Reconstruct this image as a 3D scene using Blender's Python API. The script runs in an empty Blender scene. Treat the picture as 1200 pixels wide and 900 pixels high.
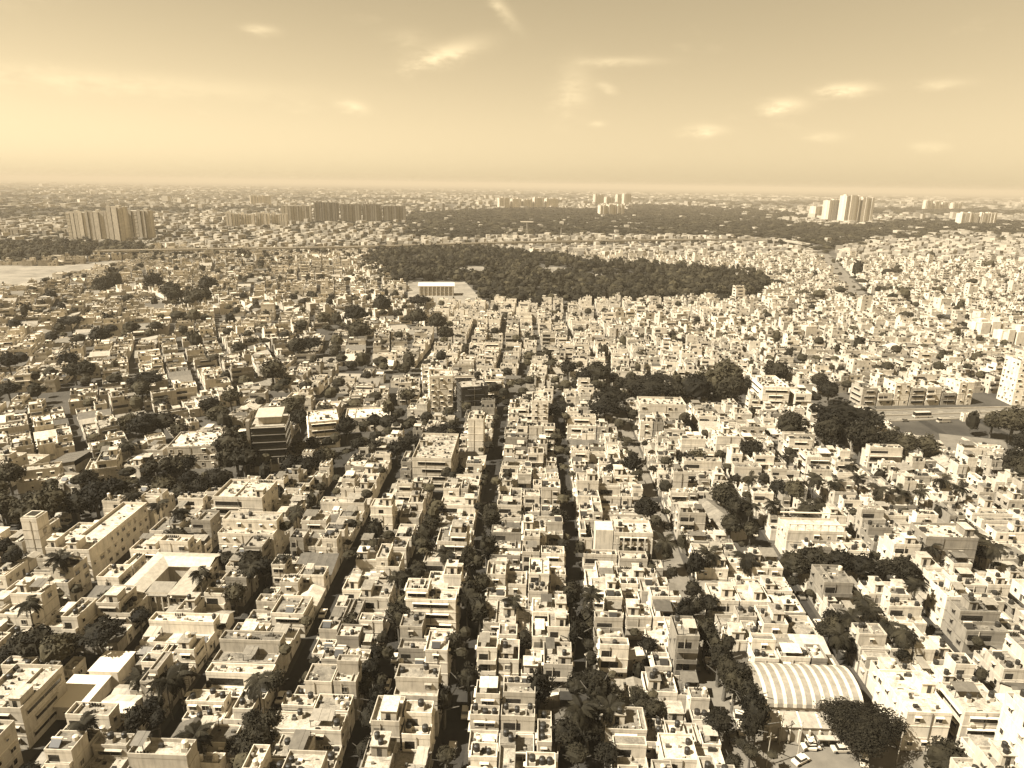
import bpy, math, random
import numpy as np
from mathutils import Matrix, Vector

# ------------------------------------------------------------------ camera
SC = bpy.context.scene
COL = SC.collection
F_PX, CAM_H = 800.0, 115.0
YAW, PITCH, ROLL = math.radians(1.75), math.radians(90 - 16.3), math.radians(.85)
cam = bpy.data.cameras.new('camera'); cam_ob = bpy.data.objects.new('camera', cam)
COL.objects.link(cam_ob); SC.camera = cam_ob
cam.sensor_width = 36; cam.lens = F_PX / 1200 * 36; cam.clip_start = 1; cam.clip_end = 120000
CM = Matrix.Rotation(YAW, 3, 'Z') @ Matrix.Rotation(PITCH, 3, 'X') @ Matrix.Rotation(ROLL, 3, 'Z')
cam_ob.matrix_world = Matrix.Translation((0, 0, CAM_H)) @ CM.to_4x4()
CMn = np.array(CM)

def G(px, py, z=0.0):
    """photo pixel (1200x900) -> world x, y on the horizontal plane at height z"""
    d = CMn @ np.array([(px - 600) / F_PX, -(py - 450) / F_PX, -1.0])
    t = (z - CAM_H) / d[2]
    return float(d[0] * t), float(d[1] * t)
def PX(x, y, z):
    c = CMn.T @ np.array([x, y, z - CAM_H])
    return 600 + F_PX * c[0] / -c[2], 450 - F_PX * c[1] / -c[2], -c[2]

# ------------------------------------------------------------------ world, sun, exposure
SUN_AZ = Vector((-.90, -.38)).normalized(); SUN_EL = math.radians(50)
world = bpy.data.worlds.new('World'); SC.world = world; world.use_nodes = True
def build_world():
    nt = world.node_tree; N, L = nt.nodes, nt.links
    N.clear()
    out = N.new('ShaderNodeOutputWorld'); bg = N.new('ShaderNodeBackground'); bg.inputs[1].default_value = .050
    L.new(bg.outputs[0], out.inputs[0])
    sky = N.new('ShaderNodeTexSky'); sky.sky_type = 'NISHITA'; sky.sun_disc = False
    sky.sun_elevation = SUN_EL; sky.sun_rotation = -math.atan2(SUN_AZ.x, SUN_AZ.y)
    sky.air_density = 1.35; sky.dust_density = 0.5; sky.ozone_density = 1.0; sky.altitude = 0
    def math_(op, a, b=None, c=None):
        n = N.new('ShaderNodeMath'); n.operation = op
        for i, v in enumerate((a, b, c)):
            if v is None: continue
            if isinstance(v, (int, float)): n.inputs[i].default_value = v
            else: L.new(v, n.inputs[i])
        return n.outputs[0]
    bw = N.new('ShaderNodeRGBToBW'); L.new(sky.outputs[0], bw.inputs[0])
    tc = N.new('ShaderNodeTexCoord'); sep = N.new('ShaderNodeSeparateXYZ'); L.new(tc.outputs['Generated'], sep.inputs[0])
    az = math_('ARCTAN2', sep.outputs[0], sep.outputs[1]); el = math_('ARCSINE', sep.outputs[2])
    # wispy clouds: a few traced ones and a sparse field all round
    com = N.new('ShaderNodeCombineXYZ'); L.new(math_('MULTIPLY', az, 1.0), com.inputs[0]); L.new(math_('MULTIPLY', el, 2.6), com.inputs[1])
    nz = N.new('ShaderNodeTexNoise'); nz.inputs['Scale'].default_value = 30; nz.inputs['Detail'].default_value = 8; nz.inputs['Roughness'].default_value = .68
    L.new(com.outputs[0], nz.inputs['Vector'])
    n1 = math_('SUBTRACT', nz.outputs[0], .5)
    nb = N.new('ShaderNodeTexNoise'); nb.inputs['Scale'].default_value = 7; nb.inputs['Detail'].default_value = 6; nb.inputs['Roughness'].default_value = .65
    L.new(com.outputs[0], nb.inputs['Vector'])
    n2 = math_('SUBTRACT', nb.outputs[0], .5)
    total = None
    clouds = [(525, 62, 44, 13, .75, -.25), (588, 10, 20, 11, .5, .9), (305, 35, 18, 6, .55, 0), (992, 105, 27, 8, .8, 0), (920, 123, 23, 9, .65, 0),
              (827, 153, 22, 8, .6, 0), (725, 72, 50, 6, .4, 0), (672, 105, 22, 34, .32, -.2), (712, 103, 11, 6, .4, .3), (414, 125, 17, 8, .5, .1),
              (1105, 98, 26, 6, .28, 0), (1090, 172, 18, 6, .3, 0), (140, 96, 190, 13, .22, 0), (965, 160, 22, 6, .28, 0), (480, 45, 25, 12, .18, 0),
              (700, 145, 10, 4, .3, 0), (900, 133, 10, 4, .35, 0)]
    for (cx, cy, wx, wy, amp, sl) in clouds:
        d = CMn @ np.array([(cx - 600) / F_PX, -(cy - 450) / F_PX, -1.0]); d /= np.linalg.norm(d)
        a0, e0 = math.atan2(d[0], d[1]), math.asin(d[2])
        da = math_('SUBTRACT', az, a0); de = math_('SUBTRACT', el, e0)
        de = math_('MULTIPLY_ADD', da, -sl * -1.0, de) if sl else de
        u = math_('MULTIPLY_ADD', n1, 1.5, math_('DIVIDE', da, .8 * wx / F_PX)); v = math_('MULTIPLY_ADD', n1, 1.9, math_('DIVIDE', de, .7 * wy / F_PX))
        r2 = math_('ADD', math_('MULTIPLY', u, u), math_('MULTIPLY', v, v))
        g = math_('MULTIPLY', math_('EXPONENT', math_('MULTIPLY', r2, -1.0)), amp)
        total = g if total is None else math_('ADD', total, g)
    field = math_('MULTIPLY', math_('MAXIMUM', math_('SUBTRACT', n2, .10), 0.0), .9)
    total = math_('ADD', total, field)
    n3 = math_('MULTIPLY', total, math_('MAXIMUM', math_('MULTIPLY_ADD', n1, 3.2, .8), 0.0))
    bright = math_('ADD', bw.outputs[0], math_('MULTIPLY', n3, 4.0))
    mul = N.new('ShaderNodeVectorMath'); mul.operation = 'SCALE'; mul.inputs[0].default_value = (1.0, .80, .48)
    L.new(bright, mul.inputs['Scale']); L.new(mul.outputs[0], bg.inputs[0])
build_world()
sun = bpy.data.lights.new('sun', 'SUN'); sun.energy = 5.0; sun.angle = math.radians(.5); sun.color = (1.0, .94, .82)
sun_ob = bpy.data.objects.new('sun', sun); COL.objects.link(sun_ob); sun_ob.location = (0, 0, 400)
SUN_DIR = Vector((SUN_AZ.x * math.cos(SUN_EL), SUN_AZ.y * math.cos(SUN_EL), math.sin(SUN_EL)))
sun_ob.rotation_euler = SUN_DIR.to_track_quat('Z', 'Y').to_euler()
SC.view_settings.view_transform = 'Standard'; SC.view_settings.look = 'None'
SC.view_settings.exposure = 1.58; SC.view_settings.gamma = 1.0; SC.view_settings.use_curve_mapping = False
SC.render.engine = 'CYCLES'
SC.cycles.max_bounces = 4; SC.cycles.diffuse_bounces = 1; SC.cycles.glossy_bounces = 2; SC.cycles.volume_bounces = 0
SC.cycles.transmission_bounces = 2; SC.cycles.transparent_max_bounces = 4; SC.cycles.use_denoising = True
HAZE_DENSITY = 1.1e-4

rng = random.Random(7); nrg = np.random.default_rng(11)
ALB = .77
def sep(l): return (l * ALB, l * ALB * .875, l * ALB * .68)

# ------------------------------------------------------------------ materials
MATS = {}; MAT_ORDER = []
def base_mat(name, rough=.85, spec=.25):
    m = bpy.data.materials.new(name); m.use_nodes = True
    b = m.node_tree.nodes['Principled BSDF']; b.inputs['Roughness'].default_value = rough
    b.inputs['Specular IOR Level'].default_value = spec
    MATS[name] = m; MAT_ORDER.append(name)
    return m, m.node_tree, b
def pos_noise(nt, scale, detail=4, rough=.6, stretch=(1, 1, 1)):
    g = nt.nodes.new('ShaderNodeNewGeometry'); mp = nt.nodes.new('ShaderNodeMapping'); mp.inputs['Scale'].default_value = stretch
    nt.links.new(g.outputs['Position'], mp.inputs[0])
    n = nt.nodes.new('ShaderNodeTexNoise'); n.inputs['Scale'].default_value = scale; n.inputs['Detail'].default_value = detail; n.inputs['Roughness'].default_value = rough
    nt.links.new(mp.outputs[0], n.inputs['Vector']); return n.outputs[0]
def rmap(nt, v, a, b, c, d):
    n = nt.nodes.new('ShaderNodeMapRange'); n.inputs[1].default_value = a; n.inputs[2].default_value = b; n.inputs[3].default_value = c; n.inputs[4].default_value = d
    nt.links.new(v, n.inputs[0]); return n.outputs[0]
def vscale(nt, col, fac):
    n = nt.nodes.new('ShaderNodeVectorMath'); n.operation = 'SCALE'
    if isinstance(col, tuple): n.inputs[0].default_value = col
    else: nt.links.new(col, n.inputs[0])
    nt.links.new(fac, n.inputs['Scale']); return n.outputs[0]
def mulf(nt, a, b):
    n = nt.nodes.new('ShaderNodeMath'); n.operation = 'MULTIPLY'
    nt.links.new(a, n.inputs[0])
    if isinstance(b, (int, float)): n.inputs[1].default_value = b
    else: nt.links.new(b, n.inputs[1])
    return n.outputs[0]
def tint_attr(nt):
    a = nt.nodes.new('ShaderNodeAttribute'); a.attribute_name = 'tint'; return a.outputs['Color']
def make_mats():
    m, nt, b = base_mat('plaster', .9)      # painted plaster: each house's paint, rain streaks and patchy wear
    s = rmap(nt, pos_noise(nt, 1.3, 6, .7, (.9, .9, .14)), .46, .78, 1.04, .58); p = rmap(nt, pos_noise(nt, .3, 4), .3, .7, .84, 1.1)
    nt.links.new(vscale(nt, tint_attr(nt), mulf(nt, s, p)), b.inputs['Base Color'])
    m, nt, b = base_mat('roof_cement', .95)  # cement terraces with blotches of grime
    s = rmap(nt, pos_noise(nt, .55, 5, .7), .36, .70, 1.14, .45); p = rmap(nt, pos_noise(nt, 3.2, 2), .3, .72, 1.14, .66)
    nt.links.new(vscale(nt, tint_attr(nt), mulf(nt, s, p)), b.inputs['Base Color'])
    m, nt, b = base_mat('sheet_metal', .55, .4)
    s = rmap(nt, pos_noise(nt, .8, 5, .7), .3, .7, 1.1, .65)
    nt.links.new(vscale(nt, tint_attr(nt), s), b.inputs['Base Color'])
    m, nt, b = base_mat('dark_glass', .25, .5); b.inputs['Base Color'].default_value = (*sep(.022), 1)
    m, nt, b = base_mat('black_plastic', .5); b.inputs['Base Color'].default_value = (*sep(.03), 1)
    m, nt, b = base_mat('paint', .35, .5); nt.links.new(tint_attr(nt), b.inputs['Base Color'])
    m, nt, b = base_mat('bark', .95)
    nt.links.new(vscale(nt, sep(.11), rmap(nt, pos_noise(nt, 3, 3), .3, .7, .6, 1.3)), b.inputs['Base Color'])
    for nm, l in (('foliage_dark', .009), ('foliage_mid', .016), ('foliage_light', .030), ('palm_leaf', .015), ('far_foliage', .020), ('far_foliage_pale', .038), ('far_foliage_dark', .011)):
        m, nt, b = base_mat(nm, .8, .12)
        oi = nt.nodes.new('ShaderNodeObjectInfo')
        f = mulf(nt, rmap(nt, pos_noise(nt, .09 if nm[:3] == 'far' else .45, 4), .3, .7, .55, 1.6), rmap(nt, oi.outputs['Random'], 0, 1, .75, 1.3))
        nt.links.new(vscale(nt, (l, l * .83, l * .47), f), b.inputs['Base Color'])
    m, nt, b = base_mat('asphalt', .9)
    nt.links.new(vscale(nt, sep(.03), rmap(nt, pos_noise(nt, .35, 5), .3, .7, .75, 1.3)), b.inputs['Base Color'])
    m, nt, b = base_mat('pale_asphalt', .9)
    nt.links.new(vscale(nt, sep(.17), rmap(nt, pos_noise(nt, .25, 5), .3, .7, .8, 1.2)), b.inputs['Base Color'])
    m, nt, b = base_mat('concrete', .9)
    nt.links.new(vscale(nt, sep(.42), rmap(nt, pos_noise(nt, .3, 5, .65), .3, .7, 1.15, .75)), b.inputs['Base Color'])
    m, nt, b = base_mat('sand', 1.0)
    nt.links.new(vscale(nt, sep(.25), rmap(nt, pos_noise(nt, .04, 8, .7), .32, .68, .55, 1.3)), b.inputs['Base Color'])
    m, nt, b = base_mat('rubber', .9); b.inputs['Base Color'].default_value = (*sep(.02), 1)
    m, nt, b = base_mat('ground_earth', 1.0)
    f = mulf(nt, rmap(nt, pos_noise(nt, .02, 8, .65), .35, .65, .55, 1.35), rmap(nt, pos_noise(nt, .0022, 5, .6), .38, .62, .55, 1.3))
    nt.links.new(vscale(nt, sep(.08), f), b.inputs['Base Color'])
make_mats()

# ------------------------------------------------------------------ mesh accumulators
class Acc:
    """a bag of quads with a material and a paint colour per face"""
    __slots__ = ('v', 'f', 'm', 't')
    def __init__(s): s.v, s.f, s.m, s.t = [], [], [], []
    def quad(s, a, b, c, d, mat, tint):
        n = len(s.v); s.v += (a, b, c, d); s.f.append((n, n + 1, n + 2, n + 3)); s.m.append(mat); s.t.append(tint)
    def box(s, x0, x1, y0, y1, z0, z1, mat, tint, faces='nsewt', topmat=None, toptint=None):
        n = len(s.v)
        s.v += ((x0, y0, z0), (x1, y0, z0), (x1, y1, z0), (x0, y1, z0), (x0, y0, z1), (x1, y0, z1), (x1, y1, z1), (x0, y1, z1))
        for ch in faces:
            i = {'s': (0, 1, 5, 4), 'e': (1, 2, 6, 5), 'n': (2, 3, 7, 6), 'w': (3, 0, 4, 7), 't': (4, 5, 6, 7), 'b': (3, 2, 1, 0)}[ch]
            s.f.append((n + i[0], n + i[1], n + i[2], n + i[3]))
            top = ch == 't' and topmat
            s.m.append(topmat if top else mat); s.t.append(toptint if top else tint)
    def cyl(s, x, y, z0, z1, r, mat, tint, n=10, r1=None, cap=True):
        r1 = r if r1 is None else r1; b = len(s.v)
        for k in range(n):
            a = 2 * math.pi * k / n; s.v.append((x + r * math.cos(a), y + r * math.sin(a), z0)); s.v.append((x + r1 * math.cos(a), y + r1 * math.sin(a), z1))
        for k in range(n):
            j = (k + 1) % n; s.f.append((b + 2 * k, b + 2 * j, b + 2 * j + 1, b + 2 * k + 1)); s.m.append(mat); s.t.append(tint)
        if cap:
            for k in range(1, n - 2, 2):
                s.f.append((b + 1, b + 2 * k + 1, b + 2 * k + 3, b + 2 * ((k + 2) % n) + 1)); s.m.append(mat); s.t.append(tint)
    def slab(s, pts, th, mat, tint):
        """a quad slab: pts = four top corners, counter-clockwise from above"""
        lo = [(p[0], p[1], p[2] - th) for p in pts]
        s.quad(*pts, mat, tint)
        for k in range(4):
            j = (k + 1) % 4; s.quad(lo[k], lo[j], pts[j], pts[k], mat, tint)
        s.quad(lo[3], lo[2], lo[1], lo[0], mat, tint)
    def add(s, o, x=0, y=0, rot=0, z=0):
        c, d = math.cos(rot), math.sin(rot); n = len(s.v)
        s.v += [(x + c * p[0] - d * p[1], y + d * p[0] + c * p[1], p[2] + z) for p in o.v]
        s.f += [tuple(n + i for i in q) for q in o.f]; s.m += o.m; s.t += o.t
def mesh_arrays(name, V, Fq, mats, mi, tint, smooth=False):
    me = bpy.data.meshes.new(name); V = np.asarray(V, np.float32); Fq = np.asarray(Fq, np.int32)
    nf = len(Fq)
    me.vertices.add(len(V)); me.vertices.foreach_set('co', V.ravel())
    me.loops.add(nf * 4); me.loops.foreach_set('vertex_index', Fq.ravel())
    me.polygons.add(nf); me.polygons.foreach_set('loop_start', np.arange(0, nf * 4, 4, dtype=np.int32))
    for m in mats: me.materials.append(MATS[m])
    if mi is not None: me.polygons.foreach_set('material_index', np.asarray(mi, np.int32))
    me.polygons.foreach_set('use_smooth', np.full(nf, bool(smooth)))
    if tint is not None:
        a = me.attributes.new('tint', 'FLOAT_COLOR', 'FACE'); t = np.asarray(tint, np.float32)
        a.data.foreach_set('color', np.concatenate([t, np.ones((nf, 1), np.float32)], 1).ravel())
    me.update(calc_edges=True)
    return me
def acc_mesh(name, acc, smooth=False):
    used = sorted(set(acc.m)); ix = {m: i for i, m in enumerate(used)}
    return mesh_arrays(name, acc.v, acc.f, used, [ix[m] for m in acc.m], acc.t, smooth)
def obj(name, me, parent=None, loc=None, rot=None, scale=None):
    o = bpy.data.objects.new(name, me); COL.objects.link(o)
    if parent is not None: o.parent = parent
    if loc is not None: o.location = loc
    if rot is not None: o.rotation_euler = (0, 0, rot) if isinstance(rot, (int, float)) else rot
    if scale is not None: o.scale = scale
    return o
def tag(o, label=None, cat=None, group=None, kind=None):
    for k, v in (('label', label), ('category', cat), ('group', group), ('kind', kind)):
        if v: o[k] = v
    return o
class Parts:
    """collects the parts of one thing: [name, Acc, index of the part it hangs from]"""
    def __init__(s): s.items = []; s.joined = {}
    def part(s, name, under=None, label=None):
        a = Acc(); s.items.append([name, a, under, label]); return a
    def same(s, name):
        if name not in s.joined: s.joined[name] = s.part(name)
        return s.joined[name]
    def index(s, acc): return next(i for i, it in enumerate(s.items) if it[1] is acc)
    def build(s, name, x, y, rot, label, cat, group=None, z=0):
        root = obj(name, None, loc=(x, y, z), rot=rot); root.empty_display_size = 1
        tag(root, label, cat, group); made = []
        for nm, a, under, lab in s.items:
            if not a.f: made.append(None); continue
            o = obj(nm, acc_mesh(nm, a), made[under] if under is not None and made[under] else root)
            if lab: o['label'] = lab
            if nm in STUFF_PARTS: o['kind'] = 'stuff'
            made.append(o)
        return root
STUFF_PARTS = {'windows', 'roof_clutter', 'potted_plants', 'fins'}

# ------------------------------------------------------------------ ground and streets
def sheet(name, pts, z, mat, kind='structure'):
    """flat polygon strip given as list of (left, right) pairs"""
    a = Acc()
    for (l0, r0), (l1, r1) in zip(pts, pts[1:]): a.quad((*r0, z), (*r1, z), (*l1, z), (*l0, z), mat, sep(.5))
    o = obj(name, acc_mesh(name, a)); o['kind'] = kind; return o
a = Acc(); R = 45000
a.quad((-R, -8000, 0), (R, -8000, 0), (R, 70000, 0), (-R, 70000, 0), 'ground_earth', sep(.2))
tag(obj('ground', acc_mesh('ground', a)), kind='structure')
def strip(pts, w):
    out = []
    P_ = [Vector(p) for p in pts]
    for i, p in enumerate(P_):
        d = (P_[min(i + 1, len(P_) - 1)] - P_[max(i - 1, 0)]).normalized(); n = Vector((-d.y, d.x))
        out.append((tuple(p + n * w / 2), tuple(p - n * w / 2)))
    return out
def smooth_line(pts, n=6):
    out = []; P_ = [Vector(p) for p in pts]
    for i in range(len(P_) - 1):
        p0, p1, p2, p3 = P_[max(i - 1, 0)], P_[i], P_[i + 1], P_[min(i + 2, len(P_) - 1)]
        for k in range(n):
            t = k / n
            out.append(.5 * ((2 * p1) + (p2 - p0) * t + (2 * p0 - 5 * p1 + 4 * p2 - p3) * t * t + (3 * p1 - p0 - 3 * p2 + p3) * t ** 3))
    out.append(P_[-1]); return [tuple(p) for p in out]
STREETS_X = [-340, -312, -284, -256, -228, -200, -174, -148, -124, -99, -76, -55, -34, -15, 14, 45.5, 79, 110, 141, 172, 203, 234]
STREET_W = {14: 4.6, 45.5: 8.0, -15: 5.4, -34: 4.6}
def road_y(x):   # the diagonal main road that closes the grid
    xs = [-420, -189, -166, -142, -105, -85, -60, -28, 8, 68, 119, 150, 182, 266, 420]; ys = [120, 213, 224, 236, 248, 268, 308, 343, 374, 384, 360, 353, 348, 359, 390]
    return float(np.interp(x, xs, ys))
MAIN = smooth_line([(-420, 120), (-189, 213), (-142, 236), (-105, 248), (-85, 268), (-60, 308), (-28, 343), (8, 372), (68, 382), (119, 360), (182, 347), (266, 359), (420, 390)], 8)
sheet('main_road', strip(MAIN, 11), .012, 'asphalt')
for sx in STREETS_X:
    w = STREET_W.get(sx, 4.4); y1 = road_y(sx) - 5
    if y1 > 60: sheet('street', [((sx - w / 2, 60), (sx + w / 2, 60)), ((sx - w / 2, y1), (sx + w / 2, y1))], .004, 'pale_asphalt' if sx in (45.5,) else 'asphalt')
CROSS_Y = [(133, -34, 14), (210, -15, 14), (248, -55, -34), (112, 44, 100), (240, 46, 110), (298, 14, 79), (178, -148, -118), (300, 110, 260), (262, 141, 200)]
for cy, xa, xb in CROSS_Y: sheet('street', [((xa, cy + 2), (xa, cy - 2)), ((xb, cy + 2), (xb, cy - 2))], .008, 'asphalt')

# forecourt in front of the vaulted hall
hx0, hy0 = G(889, 829, 6.2); hx1, _ = G(1006, 827, 6.2)
sheet('forecourt', [((49, 124), (49, 104)), ((96, 124), (96, 104))], .016, 'pale_asphalt')

# footprints that ordinary houses keep clear of: (x, y, half w, half d, rot)
KEEP = []
def keep(x, y, hw, hd, rot=0): KEEP.append((x, y, hw, hd, math.cos(rot), math.sin(rot)))
def blocked(x, y, m=0.0):
    for kx, ky, hw, hd, c, s in KEEP:
        dx, dy = x - kx, y - ky
        if abs(dx) > hw + hd + m or abs(dy) > hw + hd + m: continue
        if abs(c * dx + s * dy) < hw + m and abs(-s * dx + c * dy) < hd + m: return True
    return False

# ------------------------------------------------------------------ house generator
def recessed_block(wall, para, terr, x0, x1, y0, y1, z0, z1, tint, rtint, ph, th=.16, ptint=None):
    """walls, parapet ring and sunken terrace of one flat-roofed mass"""
    ptint = ptint or tint
    wall.box(x0, x1, y0, y1, z0, z1, 'plaster', tint, 'nsew')
    zt = z1 + ph; o = .05
    X0, X1, Y0, Y1 = x0 - o, x1 + o, y0 - o, y1 + o
    para.box(X0, X1, Y0, Y1, z1 - .22, zt, 'plaster', ptint, 'nsew')
    a0, a1, b0, b1 = X0 + th, X1 - th, Y0 + th, Y1 - th
    q = para.quad; P = 'plaster'
    q((X0, Y0, zt), (X1, Y0, zt), (a1, b0, zt), (a0, b0, zt), P, ptint); q((X1, Y0, zt), (X1, Y1, zt), (a1, b1, zt), (a1, b0, zt), P, ptint)
    q((X1, Y1, zt), (X0, Y1, zt), (a0, b1, zt), (a1, b1, zt), P, ptint); q((X0, Y1, zt), (X0, Y0, zt), (a0, b0, zt), (a0, b1, zt), P, ptint)
    q((a1, b0, z1), (a0, b0, z1), (a0, b0, zt), (a1, b0, zt), P, ptint); q((a1, b1, z1), (a1, b0, z1), (a1, b0, zt), (a1, b1, zt), P, ptint)
    q((a0, b1, z1), (a1, b1, z1), (a1, b1, zt), (a0, b1, zt), P, ptint); q((a0, b0, z1), (a0, b1, z1), (a0, b1, zt), (a0, b0, zt), P, ptint)
    terr.quad((a0, b0, z1), (a1, b0, z1), (a1, b1, z1), (a0, b1, z1), 'roof_cement', rtint)
def window_on(acc, face, c, plane, zc, w, h, tint, detail, shade=True):
    """framed dark window (and its concrete sunshade) proud of the wall plane; face in s,e,w"""
    def P(u, d, z):   # u along the wall, d outward
        if face == 's': return (c + u, plane - d, z)
        if face == 'w': return (plane - d, c - u, z)
        return (plane + d, c + u, z)
    a, b, z0, z1 = -w / 2, w / 2, zc - h / 2, zc + h / 2
    hsh = (abs(c * 7.3 + zc * 3.1 + plane * 1.7 + w)) % 1.0
    gm, gt = ('dark_glass', tint) if hsh < .68 or w > 2.5 else ('paint', sep(.06 + .35 * (hsh - .68) / .32))
    acc.quad(P(a, .02, z0), P(b, .02, z0), P(b, .02, z1), P(a, .02, z1), gm, gt)
    if detail > 0 and hsh > .9:      # air-conditioner under the sill
        p, q = P(a + .1, .03, z0 - .75), P(a + .95, .42, z0 - .2)
        acc.box(min(p[0], q[0]), max(p[0], q[0]), min(p[1], q[1]), max(p[1], q[1]), p[2], q[2], 'paint', sep(.55), 'nsewtb')
    if detail > 1:
        f, d = .09, .11
        A, B, Z0, Z1 = a - f, b + f, z0 - f, z1 + f
        for (p, q, r, s_) in (((A, Z0), (B, Z0), (b, z0), (a, z0)), ((B, Z0), (B, Z1), (b, z1), (b, z0)), ((B, Z1), (A, Z1), (a, z1), (b, z1)), ((A, Z1), (A, Z0), (a, z0), (a, z1))):
            acc.quad(P(p[0], d, p[1]), P(q[0], d, q[1]), P(r[0], d, r[1]), P(s_[0], d, s_[1]), 'plaster', tint)
            acc.quad(P(r[0], .02, r[1]), P(s_[0], .02, s_[1]), P(s_[0], d, s_[1]), P(r[0], d, r[1]), 'plaster', tint)
            acc.quad(P(p[0], 0, p[1]), P(q[0], 0, q[1]), P(q[0], d, q[1]), P(p[0], d, p[1]), 'plaster', tint)
        if w > 1.0: acc.quad(P(-.03, .05, z0), P(.03, .05, z0), P(.03, .05, z1), P(-.03, .05, z1), 'plaster', tint)
    if shade and detail > 0:
        s0, s1, zz = a - .2, b + .2, z1 + .12
        acc.quad(P(s0, .0, zz + .12), P(s0, .55, zz + .04), P(s1, .55, zz + .04), P(s1, .0, zz + .12), 'plaster', tint)
        acc.quad(P(s0, .55, zz - .04), P(s1, .55, zz - .04), P(s1, .55, zz + .04), P(s0, .55, zz + .04), 'plaster', tint)
        if detail > 1: acc.quad(P(s0, 0, zz), P(s1, 0, zz), P(s1, .55, zz - .04), P(s0, .55, zz - .04), 'plaster', tint)
def water_tank(acc, x, y, z, r, h, dark):
    t = sep(.62); m = 'black_plastic' if dark else 'paint'; n = 10
    acc.cyl(x, y, z, z + h * .82, r, m, t, n, cap=False); acc.cyl(x, y, z + h * .82, z + h * .96, r, m, t, n, r1=r * .45); acc.cyl(x, y, z + h * .96, z + h, r * .3, m, t, 6)
def balcony(P, face, u0, u1, plane, z, tint, dep, solid, rail_tint):
    a = P
    if face == 's': bx = (u0, u1, plane - dep, plane); ft = 'sewtb'
    elif face == 'w': bx = (plane - dep, plane, u0, u1); ft = 'snwtb'
    else: bx = (plane, plane + dep, u0, u1); ft = 'snetb'
    a.box(*bx, z - .14, z + .02, 'plaster', tint, ft)
    t = .09; rh = .95
    x0, x1, y0, y1 = bx
    mat = 'plaster'; zz = z + .02
    if solid:
        if face != 'e': pass
        if face == 's':
            a.box(x0, x1, y0, y0 + t, zz, zz + rh, mat, rail_tint); a.box(x0, x0 + t, y0 + t, y1, zz, zz + rh, mat, rail_tint, 'ewt'); a.box(x1 - t, x1, y0 + t, y1, zz, zz + rh, mat, rail_tint, 'ewt')
        elif face == 'w':
            a.box(x0, x0 + t, y0, y1, zz, zz + rh, mat, rail_tint); a.box(x0 + t, x1, y0, y0 + t, zz, zz + rh, mat, rail_tint, 'nst')
        else:
            a.box(x1 - t, x1, y0, y1, zz, zz + rh, mat, rail_tint); a.box(x0, x1 - t, y0, y0 + t, zz, zz + rh, mat, rail_tint, 'nst')
    else:
        for k in (0, 1, 2):
            zk = zz + .3 + k * .3
            if face == 's': a.box(x0, x1, y0, y0 + .05, zk, zk + .05, 'paint', rail_tint, 'snt')
            elif face == 'w': a.box(x0, x0 + .05, y0, y1, zk, zk + .05, 'paint', rail_tint, 'wet')
            else: a.box(x1 - .05, x1, y0, y1, zk, zk + .05, 'paint', rail_tint, 'wet')

def tin_shed(acc, x0, x1, y0, y1, z, h, tint, slope):
    z0, z1 = z + h, z + h + slope
    n = max(3, int((x1 - x0) / .9))
    for k in range(n):   # corrugated sheets side by side, every other one a little proud
        u0, u1 = x0 + (x1 - x0) * k / n, x0 + (x1 - x0) * (k + 1) / n; e = .05 * (k % 2)
        acc.slab([(u0, y0 - .25, z0 + e), (u1, y0 - .25, z0 + e), (u1, y1 + .2, z1 + e), (u0, y1 + .2, z1 + e)], .06, 'sheet_metal', tint)
    for (px, py, pz) in ((x0 + .1, y0, z0), (x1 - .1, y0, z0), (x0 + .1, y1, z1), (x1 - .1, y1, z1)):
        acc.box(px - .06, px + .06, py - .06, py + .06, z, pz - .06, 'bark', tint, 'nsew')

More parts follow.
